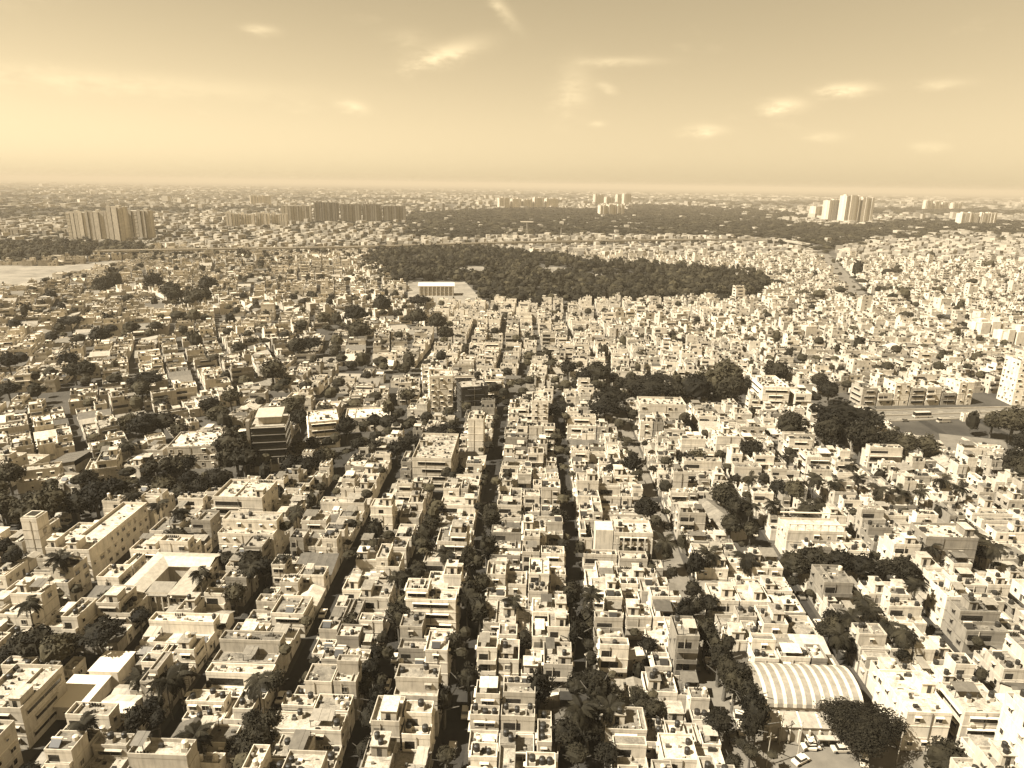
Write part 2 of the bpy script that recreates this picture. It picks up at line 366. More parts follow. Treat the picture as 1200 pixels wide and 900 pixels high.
def gen_house(P, W, D, n, rg, lod, faces='swe', opts=None):
    """one Indian city house: local x across, y along, origin at footprint centre. lod 3 = parts of its own, 0 = coarse. Returns a description"""
    opts = opts or {}
    L = opts.get('L', rg.choice((.50, .58, .66, .72, .78, .60, .42, .28, .68, .76)))
    tint = sep(L * rg.uniform(.93, 1.05)); rt = sep(opts.get('RL', rg.choice((.30, .44, .54, .62, .68, .74, .50, .22)) * rg.uniform(.9, 1.1)))
    trim = sep(min(.8, L * rg.choice((1.1, 1.25, .7, 1.0)))); fh = 3.05
    x0, x1, y0, y1 = -W / 2, W / 2, -D / 2, D / 2
    desc = {'L': L, 'n': n, 'feat': []}
    join = lod < 3
    J = P.same('mass') if join else None
    def part(nm, under=None): return J if join else P.part(nm, P.index(under) if under is not None else None)
    wall = part('wall'); para = part('parapet'); terr = part('terrace')
    ph = rg.choice((.55, .8, .95, 1.0)) if lod else .7
    if n == 1 and 'setback' not in opts and rg.random() < .34:      # old low house under a sheet or tile roof
        hz = 3.3; rise = min(W, D) * rg.uniform(.16, .3); gt = sep(rg.choice((.12, .18, .26, .36, .6))); wall.box(x0, x1, y0, y1, 0, hz, 'plaster', tint, 'nsew'); rf = part('roof'); o = .45
        along = D >= W; lean = rg.random() < .4
        def strip_(u0, u1, a0, za, a1, zb, e):
            pts = [(a0, u0, za + e), (a1, u0, zb + e), (a1, u1, zb + e), (a0, u1, za + e)] if along else [(u0, a0, za + e), (u1, a0, za + e), (u1, a1, zb + e), (u0, a1, zb + e)]
            rf.slab(pts, .07, 'sheet_metal', sep(gt[0] / ALB * rg.uniform(.85, 1.15)))
        A0, A1 = (x0 - o, x1 + o) if along else (y0 - o, y1 + o); U0, U1 = (y0 - o, y1 + o) if along else (x0 - o, x1 + o); ns = max(2, int((U1 - U0) / 1.3)) if lod > 1 else 1
        for k in range(ns):
            u0, u1 = U0 + (U1 - U0) * k / ns, U0 + (U1 - U0) * (k + 1) / ns; e = .035 * (k % 2)
            if lean: strip_(u0, u1, A0, hz + .05, A1, hz + rise + .05, e)
            else: strip_(u0, u1, A0, hz - .05, 0, hz + rise, e); strip_(u0, u1, 0, hz + rise, A1, hz - .05, e)
        for uu in ((U0 + o, U1 - o)):
            gw = part('gable_wall')
            top = [(A0 + o, hz), (A1 - o, hz), (A1 - o, hz + rise - .08), (A0 + o, hz)] if lean else [(A0 + o, hz), (A1 - o, hz), (0.01, hz + rise - .1), (-.01, hz + rise - .1)]
            gw.quad(*[((a, uu, z) if along else (uu, a, z)) for a, z in top], 'plaster', tint)
        if lod:
            for k in range(max(1, int(W / 3))):
                win = P.same('windows') if lod == 3 else J
                window_on(win, 's', x0 + W * (k + .5) / max(1, int(W / 3)), y0, 1.7, 1.1, 1.2, trim, 2 if lod == 3 else 1)
        desc['feat'].append('sloping sheet roof'); return desc
    zt = fh * n + .4
    roll = rg.random(); setb = opts.get('setback', roll < .5 and n > 1); split = 'setback' not in opts and not setb and roll < .85 and max(W, D) > 6.5
    blocks = []
    if split:
        fr = rg.uniform(.38, .62); na, nb = (n, max(1, n - 1)) if rg.random() < .5 else (max(1, n - 1), n); e = .0
        if na == nb: nb = n + (rg.random() < .4); e = rg.uniform(.2, .6)
        cut = (x0 + W * fr, x0 + W * fr) if W > D * 1.15 else None
        ba = (x0, cut[0], y0, y1) if cut else (x0, x1, y0, y0 + D * fr); bb = (cut[0] + .11, x1, y0 + rg.uniform(0, 1.2), y1) if cut else (x0 + rg.uniform(0, 1.2), x1, y0 + D * fr + .11, y1)
        recessed_block(wall, para, terr, *ba, 0, fh * na + .4 + e, tint, rt, ph)
        tb = tint if rg.random() < .6 else sep(rg.choice((.42, .55, .66, .72)))
        recessed_block(part('side_wing') if not join else J, part('parapet'), part('terrace'), *bb, 0, fh * nb + .4, tb, sep(rt[0] * rg.uniform(.75, 1.25)), ph * .85)
        blocks = [(*ba, 0, na), (*bb, 0, nb)]
        terr_list = sorted([((ba[0] + .4, ba[1] - .4, ba[2] + .4, ba[3] - .4), fh * na + .4 + e), ((bb[0] + .4, bb[1] - .4, bb[2] + .4, bb[3] - .4), fh * nb + .4)], key=lambda q: q[1])
        desc['feat'].append('two-part')
    elif setb:
        zl = fh * (n - 1) + .4
        recessed_block(wall, para, terr, x0, x1, y0, y1, 0, zl, tint, rt, ph)
        kind = rg.choice(('back', 'back', 'front', 'left', 'right')); fr = rg.uniform(.4, .72); g = .06
        bx = {'back': (x0 + g, x1 - g, y1 - D * fr, y1 - g), 'front': (x0 + g, x1 - g, y0 + g, y0 + D * fr), 'left': (x0 + g, x0 + W * fr, y0 + g, y1 - g), 'right': (x1 - W * fr, x1 - g, y0 + g, y1 - g)}[kind]
        wall2 = part('upper_storey') if not join else J
        rt2 = sep(rt[0] * rg.uniform(.8, 1.3))
        recessed_block(wall2, part('parapet'), part('terrace'), *bx, zl + .003, zt, tint, rt2, ph * .8)
        blocks = [(x0, x1, y0, y1, 0, n - 1), (*bx, n - 1, n)]
        open_t = {'back': (x0 + .4, x1 - .4, y0 + .4, y1 - D * fr - .1), 'front': (x0 + .4, x1 - .4, y0 + D * fr + .1, y1 - .4), 'left': (x0 + W * fr + .1, x1 - .4, y0 + .4, y1 - .4), 'right': (x0 + .4, x1 - W * fr - .1, y0 + .4, y1 - .4)}[kind]
        terr_list = [(open_t, zl), ((bx[0] + .4, bx[1] - .4, bx[2] + .4, bx[3] - .4), zt)]
        desc['feat'].append('stepped')
    else:
        recessed_block(wall, para, terr, x0, x1, y0, y1, 0, zt, tint, rt, ph)
        blocks = [(x0, x1, y0, y1, 0, n)]
        terr_list = [((x0 + .4, x1 - .4, y0 + .4, y1 - .4), zt)]
    if opts.get('plain_roof'): terr_list = []
    # terrace things
    clutter = None
    for ti, ((a0, a1, b0, b1), z) in enumerate(terr_list):
        w, d = a1 - a0, b1 - b0
        if w < 1.6 or d < 1.6: continue
        used = []
        def spot(sw, sd, tries=6):
            for _ in range(tries):
                if w < sw or d < sd: return None
                px = rg.uniform(a0 + sw / 2, a1 - sw / 2); py = rg.uniform(b0 + sd / 2, b1 - sd / 2)
                if rg.random() < .6: px = rg.choice((a0 + sw / 2, a1 - sw / 2))
                if all(abs(px - u) > (sw + uw) / 2 or abs(py - v) > (sd + ud) / 2 for u, v, uw, ud in used):
                    used.append((px, py, sw, sd)); return px, py
            return None
        top = ti == len(terr_list) - 1
        stair_box = None
        if top and rg.random() < opts.get('stair', .72) and w > 3.4 and d > 4:
            sw, sd = rg.uniform(2.3, 3.2), rg.uniform(3.0, min(4.6, d * .8)); sp = spot(sw, sd)
            if sp:
                sr = part('stair_room'); hh = rg.uniform(2.2, 2.7)
                sx0, sx1, sy0, sy1 = sp[0] - sw / 2, sp[0] + sw / 2, sp[1] - sd / 2, sp[1] + sd / 2
                sr.box(sx0, sx1, sy0, sy1, z, z + hh, 'plaster', tint, 'nsew')
                sr.box(sx0 - .22, sx1 + .22, sy0 - .22, sy1 + .22, z + hh, z + hh + .14, 'plaster', trim, 'nsewtb', 'roof_cement', rt)
                stair_box = (sx0, sx1, sy0, sy1, z + hh + .14)
                if lod:
                    dr = part('door', sr); dx = sp[0] + rg.uniform(-.4, .4)
                    dr.quad((dx - .45, sy0 - .03, z + .02), (dx + .45, sy0 - .03, z + .02), (dx + .45, sy0 - .03, z + 2), (dx - .45, sy0 - .03, z + 2), 'dark_glass', tint)
                desc['feat'].append('stair room')
        if rg.random() < opts.get('tank', .8):
            k = rg.choice((1, 1, 2, 2, 3)); dark = rg.random() < .7
            for q in range(k):
                r = rg.uniform(.48, .66)
                if stair_box and rg.random() < .65:
                    px, py, pz = rg.uniform(stair_box[0] + r, stair_box[1] - r), stair_box[2] + r + q * 1.35, stair_box[4]
                    if py + r > stair_box[3]: continue
                else:
                    sp = spot(r * 2.2, r * 2.2)
                    if not sp: continue
                    px, py, pz = *sp, z
                    if rg.random() < .5:
                        st = part('tank_stand') if lod == 3 else J
                        st.box(px - r, px + r, py - r, py + r, z, z + .9, 'plaster', tint); pz = z + .903
                tk = part('water_tank')
                if lod >= 1: water_tank(tk, px, py, pz, r, rg.uniform(1.1, 1.5), dark)
                else: tk.box(px - r * .8, px + r * .8, py - r * .8, py + r * .8, pz, pz + 1.3, 'black_plastic' if dark else 'paint', tint)
                if q == 0: desc['feat'].append(('black' if dark else 'pale') + ' water tank')
        if lod and w > 2.6 and d > 2.6 and rg.random() < opts.get('shed', .45):
            sw, sd = rg.uniform(2, min(5, w)), rg.uniform(2, min(4.5, d)); sp = spot(sw, sd)
            if sp:
                tin_shed(part('tin_shed'), sp[0] - sw / 2, sp[0] + sw / 2, sp[1] - sd / 2, sp[1] + sd / 2, z, rg.uniform(1.9, 2.2), sep(rg.choice((.10, .16, .22, .3, .45, .7))), rg.uniform(.2, .6))
                desc['feat'].append('tin shed')
        if lod and rg.random() < .22:
            sp = spot(2.2, 1.6)
            if sp:
                so = part('solar_heater'); px, py = sp; c = sep(.7)
                so.slab([(px - 1, py - .7, z + .35), (px + 1, py - .7, z + .35), (px + 1, py + .5, z + 1.25), (px - 1, py + .5, z + 1.25)], .1, 'black_plastic', c)
                so.box(px - 1.1, px + 1.1, py + .45, py + .85, z + 1.1, z + 1.5, 'paint', c, 'nsewtb'); so.box(px - .9, px + .9, py + .55, py + .65, z, z + 1.1, 'bark', c, 'nsew')
                desc['feat'].append('solar heater')
        if lod:
            cl = part('roof_clutter') if lod == 3 else J
            for _ in range(int(w * d * rg.uniform(.12, .45)) + 2):
                s = rg.uniform(.15, .5); px, py = rg.uniform(a0, a1), rg.uniform(b0, b1)
                if any(abs(px - u) < uw / 2 + s and abs(py - v) < ud / 2 + s for u, v, uw, ud in used): continue
                if rg.random() < .3: cl.box(px - s * 1.6, px + s * 1.6, py - .06, py + .06, z, z + rg.uniform(.1, .25), 'plaster', sep(rg.uniform(.08, .7)))
                else: cl.box(px - s, px + s, py - s * .7, py + s * .7, z, z + rg.uniform(.15, .9), rg.choice(('plaster', 'bark', 'sheet_metal', 'black_plastic')), sep(rg.uniform(.08, .75)))
            if rg.random() < .35:      # low dividing wall
                px = rg.uniform(a0 + .5, a1 - .5)
                if not any(abs(px - u) < uw / 2 + .15 for u, v, uw, ud in used): cl.box(px - .08, px + .08, b0, b1, z, z + rg.uniform(.3, .9), 'plaster', tint)
            if rg.random() < .4:       # potted plants in a line along the parapet
                pp = part('potted_plants') if lod == 3 else J; yy = rg.choice((b0, b1)); k = rg.randint(3, 8); xx = rg.uniform(a0, max(a0, a1 - k * .6))
                for q in range(k):
                    s = rg.uniform(.15, .34); u = xx + q * .6
                    if u > a1: break
                    pp.cyl(u, yy, z, z + .3, .16, 'bark', tint, 6); pp.cyl(u, yy, z + .3, z + .3 + s, .1, 'foliage_mid', tint, 5, r1=s); pp.cyl(u, yy, z + .3 + s, z + .5 + s * 2, s, 'foliage_mid', tint, 5, r1=.05)
        elif rg.random() < .7 and w > 2 and d > 2:
            s = rg.uniform(.5, 1.1); px, py = rg.uniform(a0 + s, a1 - s) if w > 2 * s else (a0 + a1) / 2, rg.uniform(b0 + s, b1 - s) if d > 2 * s else (b0 + b1) / 2
            J.box(px - s, px + s, py - s, py + s, z, z + rg.uniform(.5, 2.2), 'plaster', sep(rg.uniform(.1, .7)))
    # facades
    style = opts.get('style', rg.choice(('windows', 'windows', 'balcony', 'balcony', 'bands', 'blank')))
    if style in ('balcony',): desc['feat'].append('balconies')
    dep = rg.uniform(.7, 1.1); solid = rg.random() < .7; rl = trim if rg.random() < .6 else tint
    each = opts.get('each', False)
    for (bx0, bx1, by0, by1, fl0, fl1) in blocks:
        for fl in range(fl0, fl1):
            zf = .4 + fl * fh; zc = zf + 1.65
            if lod >= 1 and fl > 0 and fl < n:
                bd = part('floor_band') if lod == 3 else J
                bd.box(bx0 - .07, bx1 + .07, by0 - .07, by1 + .07, zf - .16, zf + .06, 'plaster', trim, 'nsewtb')
            for face in faces:
                plane = {'s': by0, 'w': bx0, 'e': bx1}[face]; u0, u1 = (bx0, bx1) if face == 's' else (by0, by1); wd = u1 - u0
                if face == 's' and style == 'balcony' and fl > 0 and wd > 3 and lod:
                    bb = part('balcony'); balcony(bb, face, u0 + .2, u1 - .2 if rg.random() < .6 else u0 + wd * .55, plane, zf, tint, dep, solid, rl)
                    ow = wd * rg.uniform(.35, .6); win = (P.part('window') if each and lod == 3 else (P.same('windows') if lod == 3 else J))
                    window_on(win, face, u0 + ow / 2 + .5, plane, zf + 1.15, ow, 2.0, trim, 0, False)  # wide pane coloured dark to imitate the shaded recess behind the balcony
                    continue
                if style == 'bands' and fl >= 0:
                    win = (P.part('window') if each and lod == 3 else (P.same('windows') if lod == 3 else J))
                    window_on(win, face, (u0 + u1) / 2, plane, zc, wd * rg.choice((.7, .8, .5)), 1.25, trim, 2 if lod == 3 else min(lod, 1), lod > 0)
                    continue
                if style == 'blank' and face == 's' and rg.random() < .6: continue
                if face == 'e' and lod < 2 and rg.random() < .5: continue
                k = max(1, int(wd / rg.uniform(2.7, 3.6)))
                if lod == 0: k = max(1, k // 2)
                for q in range(k):
                    if rg.random() < .22: continue
                    ww, hh = rg.choice(((1.2, 1.25), (1.6, 1.3), (.7, .9), (1.0, 1.3), (1.4, 1.3)))
                    if lod == 0: ww *= 1.3
                    win = (P.part('window') if each and lod == 3 else (P.same('windows') if lod == 3 else J))
                    window_on(win, face, u0 + wd * (q + .5) / k + rg.uniform(-.2, .2), plane, zc, ww, hh, trim, 2 if lod == 3 else (1 if lod == 2 else 0), rg.random() < .75)
    if lod >= 2:      # drain pipes
        pp = part('drain_pipe') if lod == 3 else J; b0 = blocks[0]; zz = .4 + fh * b0[5] + .3; u = b0[0] + rg.uniform(.3, .6) * (b0[1] - b0[0])
        pp.box(u - .06, u + .06, b0[2] - .2, b0[2] - .08, 0, zz, 'plaster', sep(rg.choice((.15, .5, .7))), 'swe')
    # street door
    if lod == 3:
        dr = P.part('door'); s = 1 if opts.get('door', 'e') == 'e' else -1; xx = x1 + .03 if s > 0 else x0 - .03; yy = rg.uniform(y0 + 1, y1 - 1)
        pts = [(xx, yy - .5, .15), (xx, yy + .5, .15), (xx, yy + .5, 2.3), (xx, yy - .5, 2.3)]
        dr.quad(*(pts if s > 0 else pts[::-1]), 'bark', tint)
    return desc

# ------------------------------------------------------------------ landmark buildings
LANDMARKS = []     # (x, y, phrase used in the labels of things near it)
def block_building(name, label, cat, x, y, W, D, n, rot=0, L=.62, RL=.5, style='windows', faces='swe', extra=None, seed=1, **kw):
    """flat-roofed building with every window a part; x, y = middle of its south wall"""
    rg = random.Random(seed); P = Parts()
    gen_house(P, W, D, n, rg, 3, faces, dict(L=L, RL=RL, style=style, each=kw.pop('each', True), setback=kw.pop('setback', False), **kw))
    if extra: extra(P, rg)
    cx, cy = x - math.sin(rot) * D / 2, y + math.cos(rot) * D / 2
    o = P.build(name, cx, cy, rot, label, cat); keep(cx, cy, W / 2 + .6, D / 2 + .6, rot)
    return o

# barrel-vaulted hall
def vaulted_hall():
    x0, x1, y0, y1, ze, rise = 51.2, 74.0, 125.6, 138.6, 6.0, 3.6
    P = Parts(); cx = (x0 + x1) / 2; X0, X1 = x0 - cx, x1 - cx; Y1 = y1 - y0
    w = P.part('wall'); w.box(X0 + .3, X1 - .3, .3, Y1 - .3, 0, ze, 'plaster', sep(.5), 'nsew')
    # arched gable ends
    seg = 14
    def arc(k, e=0.0):
        t = math.pi * k / seg; r = 1 + e; return (Y1 / 2 - math.cos(t) * Y1 / 2 * r, ze + math.sin(t) * (rise + e * 5))
    for xx in (X0 + .35, X1 - .35):
        g = P.part('gable_wall')
        for k in range(seg):
            (ya, za), (yb, zb) = arc(k), arc(k + 1); g.quad((xx, ya, ze - .02), (xx, yb, ze - .02), (xx, yb, zb - .05), (xx, ya, za - .05), 'plaster', sep(.55))
    # alternating wide weathered sheets and narrow pale translucent strips
    x = X0; i = 0; n = 11; wide, nar = (X1 - X0) / n * .64, (X1 - X0) / n * .36
    for i in range(2 * n):
        ww = wide if i % 2 == 0 else nar; a = P.part('roof_panel', label=None if i % 2 == 0 else 'narrow pale translucent roof strip')
        e = 0 if i % 2 == 0 else .012; t = sep(.30) if i % 2 == 0 else sep(.72)
        for k in range(seg):
            (ya, za), (yb, zb) = arc(k, e), arc(k + 1, e)
            a.quad((x + ww, ya, za), (x + ww, yb, zb), (x, yb, zb), (x, ya, za), 'sheet_metal', t)
            if i % 2:
                (yc, zc), (yd, zd) = arc(k), arc(k + 1)
                a.quad((x, ya, za), (x, yb, zb), (x, yd, zd), (x, yc, zc), 'sheet_metal', t); a.quad((x + ww, yc, zc), (x + ww, yd, zd), (x + ww, yb, zb), (x + ww, ya, za), 'sheet_metal', t)
        x += ww
    # lean-to along the front
    l = P.part('lean_to_roof'); LX1 = X0 + 16.5
    for k in range(8):
        u0, u1 = X0 + .4 + (LX1 - X0 - .4) * k / 8, X0 + .4 + (LX1 - X0 - .4) * (k + 1) / 8
        l.slab([(u0, -3.6, 4.0 + .05 * (k % 2)), (u1, -3.6, 4.0 + .05 * (k % 2)), (u1, .1, 4.9 + .05 * (k % 2)), (u0, .1, 4.9 + .05 * (k % 2))], .08, 'sheet_metal', sep(.40))
    for k in (2, 4, 6):
        u = X0 + .4 + (LX1 - X0 - .4) * k / 8; s = P.part('skylight_strip'); s.slab([(u - .2, -3.62, 4.16), (u + .2, -3.62, 4.16), (u + .2, .05, 5.06), (u - .2, .05, 5.06)], .05, 'paint', sep(.8))
    f = P.part('front_wall'); f.box(X0 + .6, LX1 - .2, -3.3, -3.1, 0, 3.9, 'plaster', sep(.42))
    for k in range(7):
        u = X0 + 1.6 + k * 2.15; a = P.part('buttress'); a.box(u - .15, u + .15, -3.9, -3.3, 0, 3.4, 'plaster', sep(.55))
    a = P.part('loading_porch'); a.box(LX1 - 5, LX1 - .5, -5.2, -3.9, 2.4, 2.6, 'sheet_metal', sep(.5), 'nsewtb'); a.box(LX1 - 4.9, LX1 - 4.7, -5.1, -4.9, 0, 2.4, 'bark', sep(.3)); a.box(LX1 - .8, LX1 - .6, -5.1, -4.9, 0, 2.4, 'bark', sep(.3))
    P.build('vaulted_hall', cx, y0, 0, 'long hall under a striped barrel-vaulted sheet roof with a lean-to in front', 'hall')
    keep(cx, y0 + Y1 / 2 - 2.5, (X1 - X0) / 2 + .5, Y1 / 2 + 4); LANDMARKS.append((cx, y0 + 5, 'near the barrel-vaulted hall'))
vaulted_hall()

def white_corner(P, rg):
    for k in range(2):
        a = P.part('sunshade'); a.box(-3.2 + k * 2.6, -1.4 + k * 2.6, -5.9, -5.55, 8.7, 8.85, 'plaster', sep(.8), 'nsewtb')
    b = P.part('roof_opening'); b.quad((1.2, .5, 10.02), (3.2, .5, 10.02), (3.2, 3.2, 10.02), (1.2, 3.2, 10.02), 'dark_glass', sep(.1))
block_building('commercial_building', 'white three-storey building with dark shopfront glass beside the spreading rain tree', 'building', 85, 121, 9.2, 13, 3, L=.78, RL=.66, style='windows', seed=3, setback=False, stair=1, tank=0, shed=0)
LANDMARKS.append((85, 126, 'near the white shopfront building'))
block_building('apartment_block', 'tall pale corner block with slanting ledges and many small west windows', 'apartment block', 103.5, 107, 10, 13, 5, L=.78, RL=.6, style='windows', seed=5)
block_building('banded_house', 'long house with stacked open verandas facing the rain tree lane', 'house', 97, 121.5, 9, 9, 3, L=.62, RL=.5, style='bands', seed=8)
block_building('office_building', 'three-storey building with arched verandas and a broad stained terrace', 'building', -108.6, 112.2, 10.5, 13, 3, L=.5, RL=.52, style='bands', seed=9, stair=1, shed=0)
LANDMARKS.append((-108, 118, 'near the arched veranda building'))

def white_sheds():
    P = Parts(); w = P.part('wall'); w.box(-4.5, 3.8, 0, 10, 0, 3.6, 'plaster', sep(.6), 'nsew'); w.box(-1.2, 5.5, 10, 17, 0, 4.6, 'plaster', sep(.6), 'nsew')
    r = P.part('roof'); r.slab([(-4.8, -.3, 3.75), (4.1, -.3, 3.75), (4.1, 9.95, 3.75), (-4.8, 9.95, 3.75)], .15, 'paint', sep(.82))
    r = P.part('roof'); r.slab([(-1.5, 9.97, 4.75), (5.8, 9.97, 4.75), (5.8, 17.3, 4.75), (-1.5, 17.3, 4.75)], .15, 'paint', sep(.86))
    for u in (-3, 0, 2.4):
        a = P.part('window'); window_on(a, 's', u, 0, 2.0, 1.3, 1.2, sep(.6), 2)
    P.build('white_roofed_shed', -100.5, 120.5, 0, 'low shed with two stepped blazing white roofs beside the coconut palms', 'shed'); keep(-99.5, 129, 6.5, 9.5)
    LANDMARKS.append((-100, 128, 'near the low white-roofed shed'))
white_sheds()

def school():
    """U-shaped school, its court open, under sloping sheet roofs"""
    P = Parts(); t = sep(.55)
    ox, oy = -110.5, 158.5     # south-west corner
    W, D, h = 18.5, 20.0, 7.4
    def wing(x0, x1, y0, y1, nm='wall'):
        w = P.part(nm); w.box(x0, x1, y0, y1, 0, h, 'plaster', t, 'nsew'); return w
    wing(0, 6, 0, D); wing(6, W, 13.5, D); wing(14, W, 0, 13.5); wing(6, 14, 0, 4.5, 'front_wall')
    r = P.part('roof'); o = .9
    r.slab([(-o, -o, h - .1), (3, -o, h + 1.0), (3, D - 3, h + 1.0), (-o, D + o, h - .1)], .14, 'sheet_metal', sep(.52)); r.slab([(3, -o, h + 1.0), (6.6, -o, h), (6.6, 13, h), (3, D - 3, h + 1.0)], .14, 'sheet_metal', sep(.46))
    r = P.part('roof'); r.slab([(3, D - 3, h + 1.0), (W, D - 3, h + 1.0), (W + o, D + o, h - .1), (-o, D + o, h - .1)], .14, 'sheet_metal', sep(.50)); r.slab([(6.6, 13, h), (W, 13, h), (W, D - 3, h + 1.0), (3, D - 3, h + 1.0)], .14, 'sheet_metal', sep(.58))
    r = P.part('roof'); r.slab([(13.4, -o, h), (W + o, -o, h), (W + o, 12.97, h + .3), (13.4, 12.97, h + .3)], .14, 'sheet_metal', sep(.40))
    r = P.part('roof', label='darker flat sheet roof over the front wing'); r.slab([(6.8, -o, h - .5), (13.2, -o, h - .5), (13.2, 4.9, h + .3), (6.8, 4.9, h + .3)], .12, 'sheet_metal', sep(.26))
    for fl in (0, 1):
        for q in range(7):
            a = P.part('window'); window_on(a, 's', 1.4 + q * 2.6, 0, 2.0 + fl * 3.3, 1.6, 1.5, sep(.6), 2)
        for q in range(5):
            a = P.part('window'); window_on(a, 'e', 2 + q * 3.6, W, 2.0 + fl * 3.3, 1.8, 1.5, sep(.6), 2)
    for q in range(5):
        a = P.part('column'); a.box(6.4 + q * 1.75, 6.7 + q * 1.75, -1.0, -.7, 0, h - .7, 'plaster', sep(.6), 'nsew')
    P.build('school', ox, oy, 0, 'U-shaped school under sloping sheet roofs around a dark open court', 'school'); keep(ox + W / 2, oy + D / 2, W / 2 + 1, D / 2 + 1); LANDMARKS.append((ox + 9, oy + 10, 'near the U-shaped school'))
school()
block_building('institute', 'long narrow white two-storey institute with ribbed windows along its side', 'building', -132.7, 174, 8, 31, 3, L=.68, RL=.6, style='windows', seed=12, shed=0, stair=1); LANDMARKS.append((-133, 190, 'near the long white institute'))
block_building('institute_wing', 'shorter wing with a flat roof joining the long white institute', 'building', -142, 180, 9, 16, 2, L=.66, RL=.62, style='windows', seed=13, shed=0)
def tower_top(P, rg):
    a = P.part('roof_tank'); a.box(-2.0, 2.0, -2.0, 2.0, 12.7, 14.0, 'plaster', sep(.6)); a.quad((-1.6, -1.6, 14.02), (1.6, -1.6, 14.02), (1.6, 1.6, 14.02), (-1.6, 1.6, 14.02), 'dark_glass', sep(.1))
block_building('stair_tower', 'slender pale stair and tank tower standing over low roofs', 'tower', -155, 186, 5, 5, 4, L=.6, RL=.3, style='blank', seed=14, extra=tower_top, plain_roof=True)
block_building('courtyard_offices', 'big white two-storey complex with stained side wall by the main road', 'building', -139, 257, 19, 18, 3, rot=.18, L=.60, RL=.66, style='windows', seed=15, shed=0); LANDMARKS.append((-139, 262, 'near the big white roadside complex'))
block_building('dark_shopfront', 'small dark painted house with white framed windows by the main road', 'house', -149, 245.5, 9.5, 8, 2, rot=.18, L=.07, RL=.45, style='windows', seed=16)
block_building('roadside_house', 'pale roadside house with a tall stepped terrace near the white complex', 'house', -166, 239, 11, 12, 3, rot=.4, L=.66, RL=.55, style='balcony', seed=17, setback=True)
block_building('roadside_house', 'long cream roadside house with a two-level roof above the hedge trees', 'house', -187, 232, 13, 11, 2, rot=.4, L=.62, RL=.55, style='windows', seed=18, setback=True)

def dark_office():
    P = Parts(); W, D, h, n = 12.5, 15, 19.6, 6
    w = P.part('wall'); w.box(-W / 2, W / 2, 0, D, 0, h, 'plaster', sep(.07), 'nsew')
    t = P.part('terrace'); t.quad((-W / 2, 0, h), (W / 2, 0, h), (W / 2, D, h), (-W / 2, D, h), 'roof_cement', sep(.4))
    for k in range(n):
        z = .5 + k * 3.2
        for s, (bx) in enumerate(((-W / 2 - .25, W / 2 + .25, -.3, 0), (-W / 2 - .3, -W / 2, 0, D), (W / 2, W / 2 + .3, 0, D))):
            a = P.part('glass_band'); a.box(*bx, z + .7, z + 2.2, 'dark_glass', sep(.03), 'nsewtb')
        a = P.part('ledge'); a.box(-W / 2 - .45, W / 2 + .45, -.5, D + .1, z + 2.5, z + 2.75, 'plaster', sep(.16 if k < n - 1 else .5), 'nsewtb')
    a = P.part('shopfront'); a.box(-W / 2 - .5, W / 2 + .5, -.6, -.35, 0, 3, 'plaster', sep(.4), 'nsewt')
    for k in range(5):
        a = P.part('column'); a.box(-W / 2 + k * (W - .4) / 4, -W / 2 + .4 + k * (W - .4) / 4, -.9, -.62, 0, 5.8, 'plaster', sep(.45), 'nsewt')
    a = P.part('roof_pavilion'); a.box(-4, 4.5, 3, 11, h, h + 3.2, 'plaster', sep(.55), 'nsew'); a.slab([(-5, 1.5, h + 3.4), (5.5, 1.5, h + 3.4), (5.5, 12, h + 4.2), (-5, 12, h + 4.2)], .2, 'sheet_metal', sep(.5))
    a = P.part('side_fin'); a.box(-W / 2 - 2.2, -W / 2 - .9, -.2, 3, 0, h + 2.5, 'plaster', sep(.3))
    P.build('office_tower', -106.5, 257, .22, 'dark six-storey office building with ledge bands and tan roof pavilion', 'office building'); keep(-108, 264.5, 8, 9, .22); LANDMARKS.append((-108, 262, 'near the dark banded office building'))
dark_office()
block_building('clinic', 'bright white four-storey building with deep ledges behind the dark office block', 'building', -92, 283, 13, 16, 4, rot=.35, L=.80, RL=.74, style='bands', seed=20, shed=0)
block_building('warehouse', 'wide low building under a bright white flat roof past the main road', 'building', -78, 306, 21, 15, 2, rot=.2, L=.74, RL=.82, style='windows', seed=21, shed=0, tank=.3)
block_building('apartment_block', 'cream four-storey apartment block with two rows of open corner verandas', 'apartment block', -97.5, 205, 16.5, 14, 4, L=.62, RL=.55, style='balcony', seed=22); LANDMARKS.append((-97, 210, 'near the cream veranda apartments'))
block_building('apartment_block', 'broad three-storey apartment block with long window ledges and cluttered terrace', 'apartment block', -38, 243, 15, 27, 4, L=.52, RL=.42, style='bands', seed=23); LANDMARKS.append((-38, 255, 'near the broad ledged apartment block'))
block_building('slim_tower_house', 'slim pale six-storey house rising above its street row', 'house', -15.5 - 8, 273, 6.5, 9, 6, L=.62, RL=.5, style='blank', seed=24)
block_building('slim_tower_house', 'tall cream seven-storey house with side windows above the central row', 'house', 4, 300, 7.5, 14, 6, L=.68, RL=.5, style='windows', seed=25)
block_building('glass_block', 'dark glazed block with a pale roof rim by the shady main road', 'building', -29, 331, 14, 13, 5, rot=.3, L=.05, RL=.4, style='bands', seed=26)
block_building('hostel', 'tall white hostel standing behind the dark glazed block', 'building', -47, 338, 12, 13, 6, rot=.2, L=.74, RL=.6, style='windows', seed=27)
def colonnade(P, rg):
    for k in range(6):
        a = P.part('column'); a.box(-5.4 + k * 2.2, -5.0 + k * 2.2, -5.2, -4.8, 0, 8.9, 'plaster', sep(.6), 'nsewt')
    a = P.part('wing'); a.box(-11.8, -6.3, -4, 2, 0, 11, 'plaster', sep(.64), 'nsewt')
